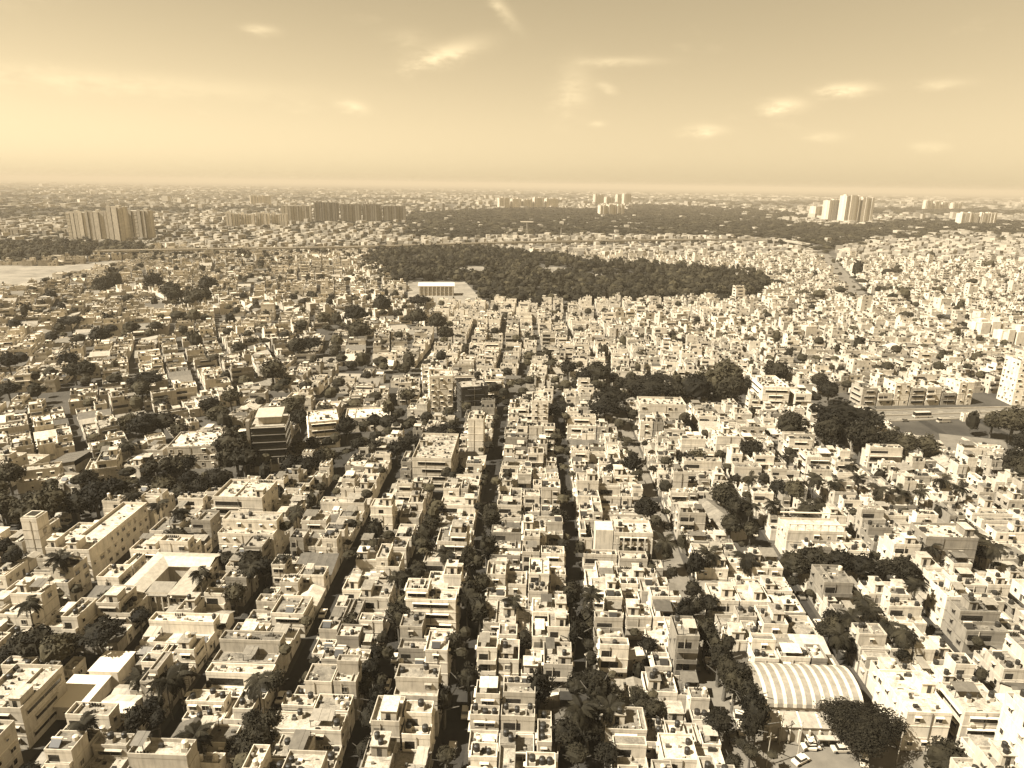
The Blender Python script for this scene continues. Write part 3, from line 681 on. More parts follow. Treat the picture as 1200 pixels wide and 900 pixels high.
block_building('school_block', 'three-storey block with a colonnaded front and blank pale stair wing', 'school', 33, 194, 12, 8.5, 3, L=.6, RL=.62, style='bands', seed=28, extra=colonnade, shed=0); keep(23.5, 196, 4, 4.5); LANDMARKS.append((32, 198, 'near the colonnaded school block'))
block_building('apartment_block', 'long pale slab of flats with a row of roof rooms past the grid', 'apartment block', 64, 318, 22, 12, 4, L=.62, RL=.55, style='windows', seed=29)
def long_shed():
    P = Parts(); w = P.part('wall'); w.box(-4.2, 4.2, -10.5, 10.5, 0, 4.2, 'plaster', sep(.5), 'nsew')
    for s in (-1, 1):
        for k in range(10):
            a = P.part('roof_sheet'); y0, y1 = -10.9 + k * 2.18, -10.9 + (k + 1) * 2.18 - .02; e = .04 * (k % 2)
            pts = [(s * 4.7, y0, 4.1 + e), (s * 4.7, y1, 4.1 + e), (0, y1, 5.9 + e), (0, y0, 5.9 + e)]
            a.slab(pts if s > 0 else pts[::-1], .07, 'sheet_metal', sep(.2 + .03 * (k % 3)))
    P.build('long_shed', 67.2, 220, .30, 'long brown gabled sheet-roofed shed beside the domed trees', 'shed'); keep(67.2, 220, 6, 12, .3); LANDMARKS.append((67, 220, 'near the long brown shed'))
long_shed()
def frame_top(P, rg):
    for k in range(8):
        a = P.part('frame_post'); a.box(-8.8 + k * 2.45, -8.5 + k * 2.45, -4.2, -3.9, 9.5, 12.2, 'plaster', sep(.7))
    for s in (-4.3, 3.9):
        a = P.part('frame_beam'); a.box(-9, 9, s, s + .4, 12.2, 12.55, 'plaster', sep(.72), 'nsewtb')
block_building('unfinished_house', 'pale house with a bare concrete frame standing on its roof', 'house', 92, 199, 18.5, 9, 3, L=.62, RL=.58, style='windows', seed=31, extra=frame_top, plain_roof=True); LANDMARKS.append((92, 203, 'near the house with the bare roof frame'))
block_building('shopping_block', 'white slab-fronted four-storey block with dark gaps by the highway', 'building', 130, 338.5 + 14, 14, 24, 4, L=.76, RL=.72, style='bands', seed=32)
block_building('shopping_block', 'smaller framed white block beside the slab-fronted highway building', 'building', 144.5, 352, 8.5, 12, 3, L=.76, RL=.6, style='balcony', seed=33)
block_building('high_rise', 'bright white high-rise beside the wide highway', 'tower', 276, 374, 14, 13, 8, L=.80, RL=.6, style='windows', seed=34)
for i in range(7):
    xx = 186 + i * 9.3; block_building('highway_shop', ('grey shuttered', 'cream balconied', 'white narrow', 'tan ledged', 'pale stepped', 'dark banded', 'white broad')[i] + ' shop house in the row facing the wide highway', 'shop', xx, 366 + .12 * (xx - 186), 8.6, 11, (3, 2, 4, 3, 3, 2, 4)[i], rot=.13, L=(.4, .6, .76, .5, .66, .3, .74)[i], RL=.55, style=('bands', 'balcony', 'windows', 'bands', 'balcony', 'bands', 'windows')[i], seed=40 + i)
# concrete yard beside the highway
yard = sheet('yard', [(G(1100, 508), G(1105, 541)), (G(1178, 516), G(1185, 538))], .02, 'pale_asphalt'); yx, yy = G(1142, 524); keep(yx, yy, 20, 17)
sheet('yard_strip', [(G(1128, 512), G(1126, 514)), (G(1172, 533), G(1168, 536))], .026, 'paint')

keep(226, 326, 48, 17); keep(73, 206, 6, 6)
# ------------------------------------------------------------------ highway
HWY = smooth_line([(119, 344), (160, 344), (183, 348), (230, 356), (270, 362), (330, 374), (420, 392)], 5)
sheet('highway', strip(HWY, 17), .03, 'pale_asphalt')
for off, nm in ((8.4, 'barrier'), (-8.4, 'barrier'), (0, 'median')):
    a = Acc(); S = strip(HWY, abs(off) * 2) if off else strip(HWY, .01)
    pts = [s[0] if off >= 0 else s[1] for s in S]
    for p, q in zip(pts, pts[1:]):
        d = (Vector(q) - Vector(p)).normalized(); nn = Vector((-d.y, d.x)) * .2
        a.slab([(p[0] - nn.x, p[1] - nn.y, .75), (q[0] - nn.x, q[1] - nn.y, .75), (q[0] + nn.x, q[1] + nn.y, .75), (p[0] + nn.x, p[1] + nn.y, .75)], .72, 'concrete', sep(.5))
    tag(obj('crash_barrier' if off else 'median_kerb', acc_mesh(nm, a)), ('pale concrete barrier along the far edge of the highway' if off > 0 else 'pale concrete barrier along the near edge of the highway') if off else 'low concrete median down the middle of the wide highway', 'barrier')
for off in (4.2, -4.2):
    a = Acc(); S = strip(HWY, abs(off) * 2); pts = [s[0] if off > 0 else s[1] for s in S]
    for k in range(0, len(pts) - 1):
        p, q = Vector(pts[k]), Vector(pts[k + 1]); d = (q - p); n = max(1, int(d.length / 6)); u = d.normalized(); nn = Vector((-u.y, u.x)) * .08
        for j in range(n):
            s = p + d * (j / n); e = s + u * 3
            a.quad((*(s - nn), .034), (*(e - nn), .034), (*(e + nn), .034), (*(s + nn), .034), 'paint', sep(.8))
    tag(obj('lane_marking', acc_mesh('lane_marking', a)), kind='structure')

# ------------------------------------------------------------------ trees
def cube_sphere(k=2, jitter=.15, rg=None):
    V, F = [], []
    for ax in range(3):
        for sg in (-1, 1):
            b = len(V)
            for i in range(k + 1):
                for j in range(k + 1):
                    p = [0, 0, 0]; p[ax] = sg; p[(ax + 1) % 3] = 2 * i / k - 1; p[(ax + 2) % 3] = 2 * j / k - 1
                    V.append(p)
            for i in range(k):
                for j in range(k):
                    q = (b + i * (k + 1) + j, b + (i + 1) * (k + 1) + j, b + (i + 1) * (k + 1) + j + 1, b + i * (k + 1) + j + 1)
                    F.append(q if sg > 0 else q[::-1])
    V = np.array(V, float); V /= np.linalg.norm(V, axis=1)[:, None]
    V *= (1 + jitter * np.sin(V @ np.array([5.1, 3.3, 4.2]) + 1.3) * np.cos(V @ np.array([-3.7, 6.1, 2.9])))[:, None]
    return V, np.array(F)
def leaf_cloud(n_clump, n_leaf, leaf, shape, g, core=True, ck=2):
    """unit crown (radius about 1): clumps of leaf faces round a shaded core"""
    V, F = [], []; nv = 0
    sz, flat = {'round': (.85, .55), 'umbrella': (.48, .15), 'tall': (1.35, .8), 'loose': (.8, .6)}[shape]
    th = g.uniform(0, 2 * math.pi, n_clump); cz = g.uniform(-flat, 1, n_clump); rr = np.sqrt(np.maximum(0, 1 - cz ** 2)); rad = g.uniform(.5, .86, n_clump)
    C = np.stack([rr * np.cos(th), rr * np.sin(th), cz], 1) * rad[:, None]; cr = g.uniform(.2, .38, n_clump)
    if shape == 'umbrella': C[:, :2] /= np.maximum(.6, np.abs(rad))[:, None] * .98; C[:, :2] *= .86
    for c, r in zip(C, cr):
        d = g.normal(size=(n_leaf, 3)); d[:, 2] = d[:, 2] * .8 + .25; d /= np.linalg.norm(d, axis=1)[:, None]
        p = c + d * (r * g.uniform(.6, 1.08, n_leaf))[:, None]; p[:, 2] = p[:, 2]
        nn = d + g.normal(size=(n_leaf, 3)) * .45; nn /= np.linalg.norm(nn, axis=1)[:, None]
        t = np.cross(nn, g.normal(size=(n_leaf, 3))); t /= np.linalg.norm(t, axis=1)[:, None]; b = np.cross(nn, t)
        s = leaf * g.uniform(.6, 1.4, n_leaf)[:, None]; l = s * g.uniform(.5, .95, (n_leaf, 1))
        q = np.stack([p - t * s - b * l * .3, p - t * s * .1 - b * l, p + t * s + b * l * .2, p + t * s * .0 + b * l], 1)
        V.append(q.reshape(-1, 3)); F.append(np.arange(n_leaf * 4).reshape(-1, 4) + nv); nv += n_leaf * 4
    if core:
        cv, cf = cube_sphere(ck); cv = cv * np.array([.76, .76, .7]); cv[:, 2] = np.where(cv[:, 2] < -flat * .7, -flat * .7 + (cv[:, 2] + flat * .7) * .3, cv[:, 2])
        V.append(cv); F.append(cf + nv); nv += len(cv)
    V = np.concatenate(V); V[:, 2] *= sz
    return V, np.concatenate(F)
CROWNS = {}
def crown_meshes():
    g = np.random.default_rng(5)
    for shape, cnt in (('round', 4), ('umbrella', 2), ('tall', 3), ('loose', 3)):
        for k in range(cnt):
            V, F_ = leaf_cloud(30 if shape != 'loose' else 24, 34, .085, shape, g, ck=4)
            CROWNS[shape, k] = [mesh_arrays('crown', V, F_, [m], None, None) for m in ('foliage_dark', 'foliage_mid', 'foliage_light')]
crown_meshes()
def limb_mesh(kind, seed):
    rg = random.Random(seed); a = Acc()
    def tube(p, q, r0, r1, n=6):
        p, q = Vector(p), Vector(q); d = (q - p).normalized(); u = d.orthogonal().normalized(); v = d.cross(u); b = len(a.v)
        for k in range(n):
            c, s = math.cos(2 * math.pi * k / n), math.sin(2 * math.pi * k / n)
            a.v.append(tuple(p + (u * c + v * s) * r0)); a.v.append(tuple(q + (u * c + v * s) * r1))
        for k in range(n):
            j = (k + 1) % n; a.f.append((b + 2 * k, b + 2 * j, b + 2 * j + 1, b + 2 * k + 1)); a.m.append('bark'); a.t.append(sep(.1))
    tube((0, 0, 0), (.02, .03, .45), .045, .034); tube((.02, .03, .45), (0, .02, .75), .034, .02)
    for k in range(5):
        an = k * 1.3 + rg.uniform(0, .5); z = rg.uniform(.35, .6); tube((.02, .03, z), (.42 * math.cos(an), .42 * math.sin(an), z + rg.uniform(.15, .35)), .02, .007, 5)
    return acc_mesh('trunk', a, True)
LIMBS = [limb_mesh('tree', s) for s in (1, 2, 3)]
TREE_COUNT = 0
def tree(x, y, r, h, shape, tone, label, group, zc=None, seed=0):
    rg = random.Random(seed); k = rg.randrange(len([1 for s in CROWNS if s[0] == shape]))
    root = obj('tree', None, loc=(x, y, 0), rot=rg.uniform(0, 6.28)); tag(root, label, 'tree', group)
    obj('trunk', LIMBS[seed % 3], root, scale=(h * .9, h * .9, h))
    vs = {'round': .85, 'umbrella': .48, 'tall': 1.35, 'loose': .8}[shape]
    cz = h - r * vs * rg.uniform(.93, 1.0) if zc is None else zc
    obj('crown', CROWNS[shape, k][tone], root, loc=(0, 0, cz), scale=(r * rg.uniform(.9, 1.08), r * rg.uniform(.9, 1.08), r * rg.uniform(.9, 1.1)))
    return root

# coconut palms
def frond_acc(seed, length=3.6):
    rg = random.Random(seed); a = Acc(); n = 9; pts = []
    up = rg.uniform(.2, .9); droop = rg.uniform(.9, 1.5)
    x = z = 0.0; ang = up
    for k in range(n + 1):
        pts.append((x, z)); x += math.cos(ang) * length / n; z += math.sin(ang) * length / n; ang -= droop * 1.5 / n
    T = sep(.1)
    for k in range(n):
        (xa, za), (xb, zb) = pts[k], pts[k + 1]; w = .05 * (1 - k / n) + .015
        a.quad((xa, -w, za), (xb, -w, zb), (xb, w, zb), (xa, w, za), 'palm_leaf', T)
    for k in range(1, n * 2 + 1):
        t = k / 2; i = min(int(t), n - 1); f = t - i; xa = pts[i][0] + (pts[i + 1][0] - pts[i][0]) * f; za = pts[i][1] + (pts[i + 1][1] - pts[i][1]) * f
        l = .95 * math.sin(math.pi * (.12 + .8 * t / n)) + .1
        for s in (-1, 1):
            dx = .28 + .3 * t / n; dz = -.35 - .25 * rg.random()
            a.quad((xa - .10, 0, za), (xa + .14, 0, za), (xa + dx + .11, s * l, za + dz * l), (xa + dx - .05, s * l * .96, za + dz * l - .02), 'palm_leaf', T)
    return a
FRONDS = [acc_mesh('frond', frond_acc(s)) for s in range(6)]
def palm_crown_mesh(seed):
    rg = random.Random(seed); A = Acc()
    for k in range(17):
        f = frond_acc(seed * 31 + k); t = rg.uniform(-.75, .5); an = k * 2.4; c, s = math.cos(t), math.sin(t); g = Acc()
        g.v = [(p[0] * c - p[2] * s, p[1], p[0] * s + p[2] * c) for p in f.v]; g.f, g.m, g.t = f.f, f.m, f.t
        A.add(g, 0, 0, an)
    return acc_mesh('frond_crown', A)
PALM_CROWNS = [palm_crown_mesh(s) for s in (1, 2, 3)]
def palm_trunk_mesh():
    a = Acc(); pts = [(0, 0, 0), (.25, .05, .3), (.3, .1, .65), (.15, .05, 1.0)]
    for p, q, r0, r1 in zip(pts, pts[1:], (.23, .17, .15), (.17, .15, .13)):
        b = len(a.v)
        for k in range(7):
            c, s = math.cos(2 * math.pi * k / 7), math.sin(2 * math.pi * k / 7); a.v.append((p[0] + r0 * c, p[1] + r0 * s, p[2])); a.v.append((q[0] + r1 * c, q[1] + r1 * s, q[2]))
        for k in range(7):
            j = (k + 1) % 7; a.f.append((b + 2 * k, b + 2 * j, b + 2 * j + 1, b + 2 * k + 1)); a.m.append('bark'); a.t.append(sep(.1))
    return acc_mesh('trunk', a, True)
PALM_TRUNK = palm_trunk_mesh()
def palm(x, y, h, label, group, seed, separate, sc=1.0):
    rg = random.Random(seed); root = obj('coconut_palm', None, loc=(x, y, 0), rot=rg.uniform(0, 6.28)); tag(root, label, 'palm', group)
    obj('trunk', PALM_TRUNK, root, scale=(1, 1, h)); top = Vector((.15, .05, h - .05))
    if separate:
        for k in range(17):
            o = obj('frond', FRONDS[(k * 5 + seed) % 6], root, loc=top, rot=(0, -rg.uniform(-.75, .55), k * 2.4 + rg.uniform(-.2, .2)), scale=(sc * rg.uniform(.85, 1.1),) * 3)
    else: obj('frond_crown', PALM_CROWNS[seed % 3], root, loc=top, scale=(sc, sc, sc))

# traced trees: photo x, y of the crown's middle and its radius in photo pixels
T_NEAR = """40 755 25 r;65 762 22 r;20 758 18 r;118 742 26 u;140 715 12 l;8 770 14 r;160 840 17 l;180 826 13 l;300 870 26 l;315 848 18 l;290 893 20 l;335 832 10 l;265 655 12 r;290 660 17 l;310 665 14 l;275 695 14 r;
130 700 14 l;124 722 11 l;205 640 12 l;493 640 10 t;488 668 10 t;480 700 9 t;468 722 11 t;455 768 9 t;448 800 8 t;410 690 9 r;412 728 12 r;402 735 9 r;463 716 11 t;551 690 13 t;558 706 10 t;545 745 10 t;541 768 10 t;
632 803 17 t;677 803 17 r;700 798 18 r;716 814 17 r;665 858 19 r;690 854 19 r;712 884 17 r;676 884 15 r;700 830 14 r;750 820 16 l;766 830 14 r;690 758 9 t;693 772 9 t;522 886 13 r;760 755 12 r;506 610 12 l;566 772 8 l;
812 690 12 r;815 710 12 r;828 738 13 t;836 754 13 t;845 768 14 t;852 784 14 t;862 798 14 t;882 824 13 t;880 848 13 t;843 846 18 l;1110 890 26 l;930 660 18 r;945 654 14 r;960 657 18 r;985 658 18 r;1010 664 17 r;1038 665 15 r;1060 667 18 r;
975 735 14 r;1055 764 12 r;1025 752 10 l;857 614 14 r;880 620 12 r;1130 620 13 r;1085 620 9 r;205 628 13 l;186 632 10 l;335 620 10 t;15 652 12 l;4 640 12 l;50 690 8 l;235 708 9 l;260 735 7 l;455 630 9 t;437 640 9 t;560 660 9 t;
660 640 9 t;673 690 7 t;683 735 7 t;730 640 9 l;790 720 9 l;880 880 11 l;905 885 9 l;870 872 10 l;1150 790 9 l;1165 700 9 l;950 695 7 l;888 720 8 l;600 760 6 l;520 700 7 l;395 775 7 l;250 780 8 l;90 690 9 l;55 800 8 l;140 880 9 l;345 710 8 l"""
T_ROAD = """10 555 18 r;5 592 18 r;30 600 20 r;60 590 24 r;90 590 18 r;112 580 22 r;135 576 20 r;152 582 14 r;190 570 14 r;212 576 12 r;235 570 14 r;256 562 14 r;275 522 24 r;286 537 18 r;340 545 13 r;357 545 12 r;378 535 10 r;
405 500 15 r;455 495 13 r;440 512 10 r;465 525 12 r;480 516 14 u;510 508 14 u;526 501 12 u;492 530 9 r;450 600 15 r;455 584 10 r;440 620 11 t;500 622 11 t;512 594 10 t;530 560 7 t;575 606 12 t;595 560 8 t;592 545 7 t;655 606 13 r;646 614 10 r;
661 550 8 t;656 530 8 t;651 515 9 t;620 472 11 r;640 481 15 u;662 478 13 u;700 437 16 r;685 441 12 r;710 478 22 u;716 466 20 u;741 452 18 u;765 455 21 u;772 446 18 u;756 462 15 u;792 458 13 r;735 520 10 t;741 545 12 t;726 500 9 t;
756 596 16 r;745 560 8 t;780 540 9 r;802 490 10 r;806 540 12 r;815 455 20 r;852 440 22 r;856 456 19 r;832 449 21 r;910 436 16 r;884 450 12 r;990 490 38 u;925 497 19 r;1012 510 21 r;1040 516 16 r;1062 520 16 r;1086 521 14 r;970 505 18 r;
815 536 13 r;880 525 14 r;850 580 18 r;862 592 15 r;930 575 14 r;912 572 12 r;1188 494 22 r;1164 494 13 r;1140 494 10 r;1204 550 20 r;1196 542 20 r;1184 548 12 r;1202 518 16 r;960 446 12 r;972 456 12 r;955 466 9 r;895 560 9 l;780 600 8 l;
740 572 7 l;830 560 8 l;1000 600 8 l;1060 600 8 l;1100 600 9 l;1150 590 9 l;1185 580 9 l;960 540 9 l;1120 540 10 l;700 560 6 l;610 600 6 l;380 590 9 l;300 600 8 l;330 575 10 l;225 610 9 l;395 560 8 l;420 540 9 l"""
T_MID = """145 525 10 r;170 498 18 r;190 495 16 r;150 493 12 r;210 505 12 r;255 485 15 r;246 474 12 r;270 465 13 r;262 495 10 r;320 435 17 r;340 478 14 r;352 490 13 r;375 505 9 r;170 446 18 u;165 456 14 r;186 471 10 r;160 473 10 r;110 512 9 r;250 420 10 r;100 432 14 r;80 422 12 r;
40 441 9 r;10 456 12 r;25 420 10 r;477 464 11 r;440 465 10 r;412 428 9 r;645 426 10 r;666 431 11 r;83 377 14 u;123 333 12 r;134 327 10 r;112 338 9 r;180 330 12 r;200 340 12 r;233 347 13 r;244 333 12 r;222 352 10 r;207 370 10 r;183 382 10 r;153 384 10 r;117 393 12 r;93 397 10 r;
70 384 8 r;17 380 9 r;10 423 12 r;127 377 9 r;363 403 17 u;347 406 13 r;353 380 10 r;333 393 10 r;227 370 10 r;280 407 10 r;380 373 10 r;87 434 12 r;490 353 13 u;447 357 13 r;417 367 14 r;420 387 15 r;513 377 13 r;523 390 11 r;490 372 11 r;517 421 9 t;510 432 8 t;
620 418 10 r;597 410 8 r;580 388 7 r;640 420 9 r;205 345 11 r;130 385 9 r;60 395 9 r;300 360 8 r;270 375 8 r;310 400 9 r;395 400 10 r;400 420 9 r;430 440 8 r;30 365 8 r;150 350 9 r;60 345 8 r;230 400 9 r;265 440 9 r;360 450 9 r;305 470 9 r;
450 430 8 r;560 440 7 r;590 460 8 r;545 410 6 r;730 400 6 r;800 400 6 r;860 410 7 r;910 395 7 r;960 400 8 r;1000 420 8 r;1050 410 8 r;1100 430 9 r;1150 440 9 r;1000 385 7 r;1060 370 8 r;1120 390 8 r;1040 430 9 r;940 420 8 r;
996 346 10 u;1045 350 9 r;1005 315 7 r;1050 316 10 u;1130 378 9 u;985 340 8 r;960 345 9 r;1060 345 8 r;1100 340 7 r;1140 330 7 r;1180 350 8 r;1160 310 7 r;1090 300 7 r;1010 330 9 r;1040 320 8 r;940 360 7 r;900 370 6 r"""
PALMS = """165 792;196 797;95 850;302 800;228 862;33 708;233 670;522 648;465 676;600 705;693 697;780 635;680 830;832 650;873 652;1075 685;1010 703;998 724;1040 730;1020 714;1062 740;985 745;1145 626;70 655;155 580;185 590;210 600;348 600;292 665;
925 535;880 592;905 590;945 592;995 545;1005 560;980 565;1030 572;1055 576;1080 576;1105 562;1125 572;940 602;880 560;1165 640;955 560;330 655;548 700;440 520;560 455;545 462;150 520;250 475;190 470;720 545;960 590;1090 640;715 830;210 790"""
KIND = {'r': 'round', 'u': 'umbrella', 't': 'tall', 'l': 'loose'}
def parse(s): return [(float(p.split()[0]), float(p.split()[1]), float(p.split()[2]), p.split()[3]) for p in s.replace('\n', '').split(';') if p.strip()]
TREES = []     # x, y, r, h, shape, zone
for zone, src in (('grid', T_NEAR), ('road', T_ROAD), ('old', T_MID)):
    for px, py, rp, k in parse(src):
        x, y = G(px, py, 6); d = PX(x, y, 6)[2]; r = rp * d / F_PX
        h = {'r': 1.75 * r + 3.5, 'u': .9 * r + 6, 't': 2.5 * r + 5, 'l': 1.7 * r + 3}[k]; h = min(max(h, 5.0), 19)
        zc = h - r * {'r': .85, 'u': .48, 't': 1.2, 'l': .8}[k]; x, y = G(px, py, max(zc, 2))
        TREES.append((x, y, r, h, KIND[k], zone, k, PX(x, y, zc)[2])); m = .25 * r if k in 'tl' else .5 * r
        if zone != 'old': keep(x, y, m, m)
        else: keep(x, y, .55 * r, .55 * r)
rgt = random.Random(99)
def add_tree(x, y, r, k):
    h = {'r': 1.75 * r + 3.5, 't': 2.5 * r + 5, 'l': 1.7 * r + 3}[k]; TREES.append((x, y, r, h, KIND[k], 'grid', k, PX(x, y, h * .7)[2]))
for p, q in zip(strip(MAIN, 15), strip(MAIN, 15)[1:]):     # the main road is an avenue
    for side in (0, 1):
        L_ = (Vector(q[side]) - Vector(p[side])).length
        for k in range(int(L_ / 5.5) + 1):
            v = Vector(p[side]).lerp(Vector(q[side]), rgt.random())
            if v.x < 112 and rgt.random() < (.72 if v.x < -60 else .45) and not blocked(v.x, v.y, -.2): add_tree(v.x, v.y, rgt.uniform(2.4, 4.4), 'r')
for sx, prob, ks in ((-55, .4, 'rt'), (-34, .75, 'ttr'), (-15, .62, 'ttr'), (14, .45, 'tl'), (45.5, .62, 'tr'), (-99, .25, 'l'), (-76, .2, 'l'), (79, .2, 'lr'), (110, .2, 'lr'), (141, .25, 'lr')):
    y = 104.0
    while y < road_y(sx) - 10:
        y += rgt.uniform(4.5, 8)
        if rgt.random() < prob: add_tree(sx + rgt.choice((-1, 1)) * (STREET_W.get(sx, 4.4) / 2 - .2), y, rgt.uniform(1.8, 3.3), rgt.choice(ks))
FAR_MARKS = LANDMARKS + [(*G(px, py), ph) for px, py, ph in ((520, 352, 'near the sandy playing field'), (450, 320, 'at the west rim of the park wood'), (600, 362, 'at the south rim of the park wood'), (750, 362, 'at the long edge of the park wood'), (900, 345, 'at the east rim of the park wood'),
    (50, 330, 'near the bare sandy lot'), (160, 300, 'near the twin tower estate'), (1000, 330, 'beside the eastern road'), (1160, 390, 'near the balconied flats'), (1185, 470, 'near the bright high-rise'), (900, 465, 'near the slab-fronted highway block'), (1050, 475, 'near the highway shop row'),
    (540, 485, 'near the dark glazed block'), (430, 485, 'near the wide white-roofed building'), (380, 495, 'near the bright white clinic'), (100, 420, 'in the western quarter of low houses'), (200, 380, 'in the wooded western quarter'), (330, 410, 'in the quarter before the playing field'), (250, 440, 'in the low quarter behind the office block'),
    (640, 420, 'in the tight quarter behind the avenue'), (760, 455, 'in the dark grove behind the avenue'), (850, 450, 'in the grove beside the slab-fronted block'), (1000, 400, 'in the dense eastern quarter'), (1150, 330, 'in the far eastern quarter'), (1140, 525, 'beside the concrete yard'), (990, 500, 'at the domed tree by the highway'))]
def near_phrase(x, y, lim=24, marks=None):
    best = min(marks or LANDMARKS, key=lambda l: (l[0] - x) ** 2 + (l[1] - y) ** 2)
    return best[2] if math.hypot(best[0] - x, best[1] - y) < lim else None
STREET_PHRASE = {-34: 'on the lane of tall columnar trees', -15: 'on the deep shaded lane', 14: 'on the narrow central lane', 45.5: 'on the broad tree-lined street', -55: 'on the short leafy lane', -76: 'on the pale straight alley',
                 -99: 'on the alley with coconut palms', 79: 'on the lane of the spreading rain tree', 110: 'on the sunlit lane past the rain tree', 141: 'on the lane below the yard'}
def where(x, y):
    if abs(y - road_y(x)) < 16: return 'on the main road ' + near_phrase(x, y, 1e9)
    if y > road_y(x): return near_phrase(x, y, 1e9, FAR_MARKS)
    p = near_phrase(x, y)
    if p: return p
    s = min(STREET_PHRASE, key=lambda s: abs(s - x))
    return STREET_PHRASE[s] if abs(s - x) < 20 else ('in the lanes west of the school' if x < 0 else 'in the lanes towards the highway')
SHAPE_WORD = {'round': 'dense round', 'umbrella': 'wide flat-domed', 'tall': 'tall columnar', 'loose': 'loose feathery'}
# the spreading rain tree: a crown of its own
def rain_tree():
    x, y = 70.6, 119.6; g = np.random.default_rng(3)
    V, F_ = leaf_cloud(110, 110, .032, 'umbrella', g, ck=6); V = V + 0
    V[:, :2] *= (1 + .16 * np.sin(3 * np.arctan2(V[:, 1], V[:, 0]) + 1))[:, None]
    root = obj('rain_tree', None, loc=(x, y, 0)); tag(root, 'huge spreading dark rain tree with a lumpy domed crown by the forecourt', 'tree')
    obj('trunk', LIMBS[0], root, scale=(16, 16, 10.5)); obj('crown', mesh_arrays('crown', V, F_, ['foliage_dark'], None, None), root, loc=(0, 0, 7.0), scale=(7.4, 6.4, 8.4))
    keep(x, y, 5, 5); LANDMARKS.append((x, y, 'near the spreading rain tree'))
rain_tree()
pl = sorted([tuple(float(v) for v in p.split()) for p in PALMS.replace('\n', '').split(';')], key=lambda p: -p[1])
PALM_SPOTS = []
for px, py in pl:
    h = rng.uniform(9, 13) if py > 560 else rng.uniform(8, 11); x, y = G(px, py, h); PALM_SPOTS.append((x, y, h)); keep(x, y, .6, .6)

# ------------------------------------------------------------------ areas beyond the grid
def poly(pts): return [G(*p) for p in pts]
def inside(P_, x, y):
    c = False; n = len(P_); j = n - 1
    for i in range(n):
        if (P_[i][1] > y) != (P_[j][1] > y) and x < (P_[j][0] - P_[i][0]) * (y - P_[i][1]) / (P_[j][1] - P_[i][1]) + P_[i][0]: c = not c
        j = i
    return c
PARK = poly([(428, 308), (445, 298), (560, 294), (640, 302), (700, 312), (800, 319), (880, 323), (908, 336), (892, 351), (800, 356), (700, 357), (600, 360), (568, 357), (545, 346), (490, 336), (468, 334)])
COURT = poly([(478, 330), (545, 330), (572, 359), (478, 360)])
SANDLOT = poly([(-60, 310), (60, 312), (168, 303), (130, 314), (84, 324), (34, 337), (-60, 343)])
WESTWOOD = poly([(-60, 287), (120, 288), (172, 291), (176, 298), (100, 304), (40, 310), (-60, 307)])
FARWOOD = poly([(478, 254), (560, 247), (640, 245), (760, 249), (850, 251), (930, 263), (1010, 267), (1060, 259), (1260, 262), (1260, 281), (1110, 275), (1040, 274), (1005, 290), (968, 299), (930, 285), (800, 279), (640, 279), (540, 283), (470, 282)])
FARWOOD2 = poly([(740, 240), (900, 247), (960, 256), (900, 258), (740, 250)])
VIA = [G(*p, 11) for p in ((110, 294), (290, 291), (420, 289), (600, 284), (800, 281), (905, 281), (945, 286))]
EAST_ROAD = [G(*p) for p in ((948, 287), (965, 298), (985, 320), (1012, 352))]
SIDE_ROAD = [G(*p) for p in ((1060, 357), (1120, 380), (1200, 412), (1260, 436))]
def seg_dist(P_, x, y):
    b = 1e9
    for p, q in zip(P_, P_[1:]):
        dx, dy = q[0] - p[0], q[1] - p[1]; t = max(0, min(1, ((x - p[0]) * dx + (y - p[1]) * dy) / (dx * dx + dy * dy))); b = min(b, math.hypot(x - p[0] - t * dx, y - p[1] - t * dy))
    return b
ZONES = [PARK, COURT, SANDLOT, WESTWOOD, FARWOOD, FARWOOD2]
BBOX = [(min(p[0] for p in z), max(p[0] for p in z), min(p[1] for p in z), max(p[1] for p in z)) for z in ZONES]
def in_zone(x, y):
    for z, b in zip(ZONES, BBOX):
        if b[0] < x < b[1] and b[2] < y < b[3] and inside(z, x, y): return True
    return False
def fill_sheet(name, P_, z, mat):
    c = Acc(); n = len(P_); me = bpy.data.meshes.new(name); me.from_pydata([(p[0], p[1], z) for p in P_], [], [list(range(n))[::-1] if sum((P_[i][0] - P_[i - 1][0]) * (P_[i][1] + P_[i - 1][1]) for i in range(n)) > 0 else list(range(n))])
    me.materials.append(MATS[mat]); return tag(obj(name, me), kind='structure')
fill_sheet('sand_lot', SANDLOT, .006, 'sand'); fill_sheet('playing_field', COURT, .006, 'sand')
sheet('east_road', strip(smooth_line(EAST_ROAD), 18), .02, 'pale_asphalt'); sheet('side_road', strip(smooth_line(SIDE_ROAD), 9), .02, 'pale_asphalt')

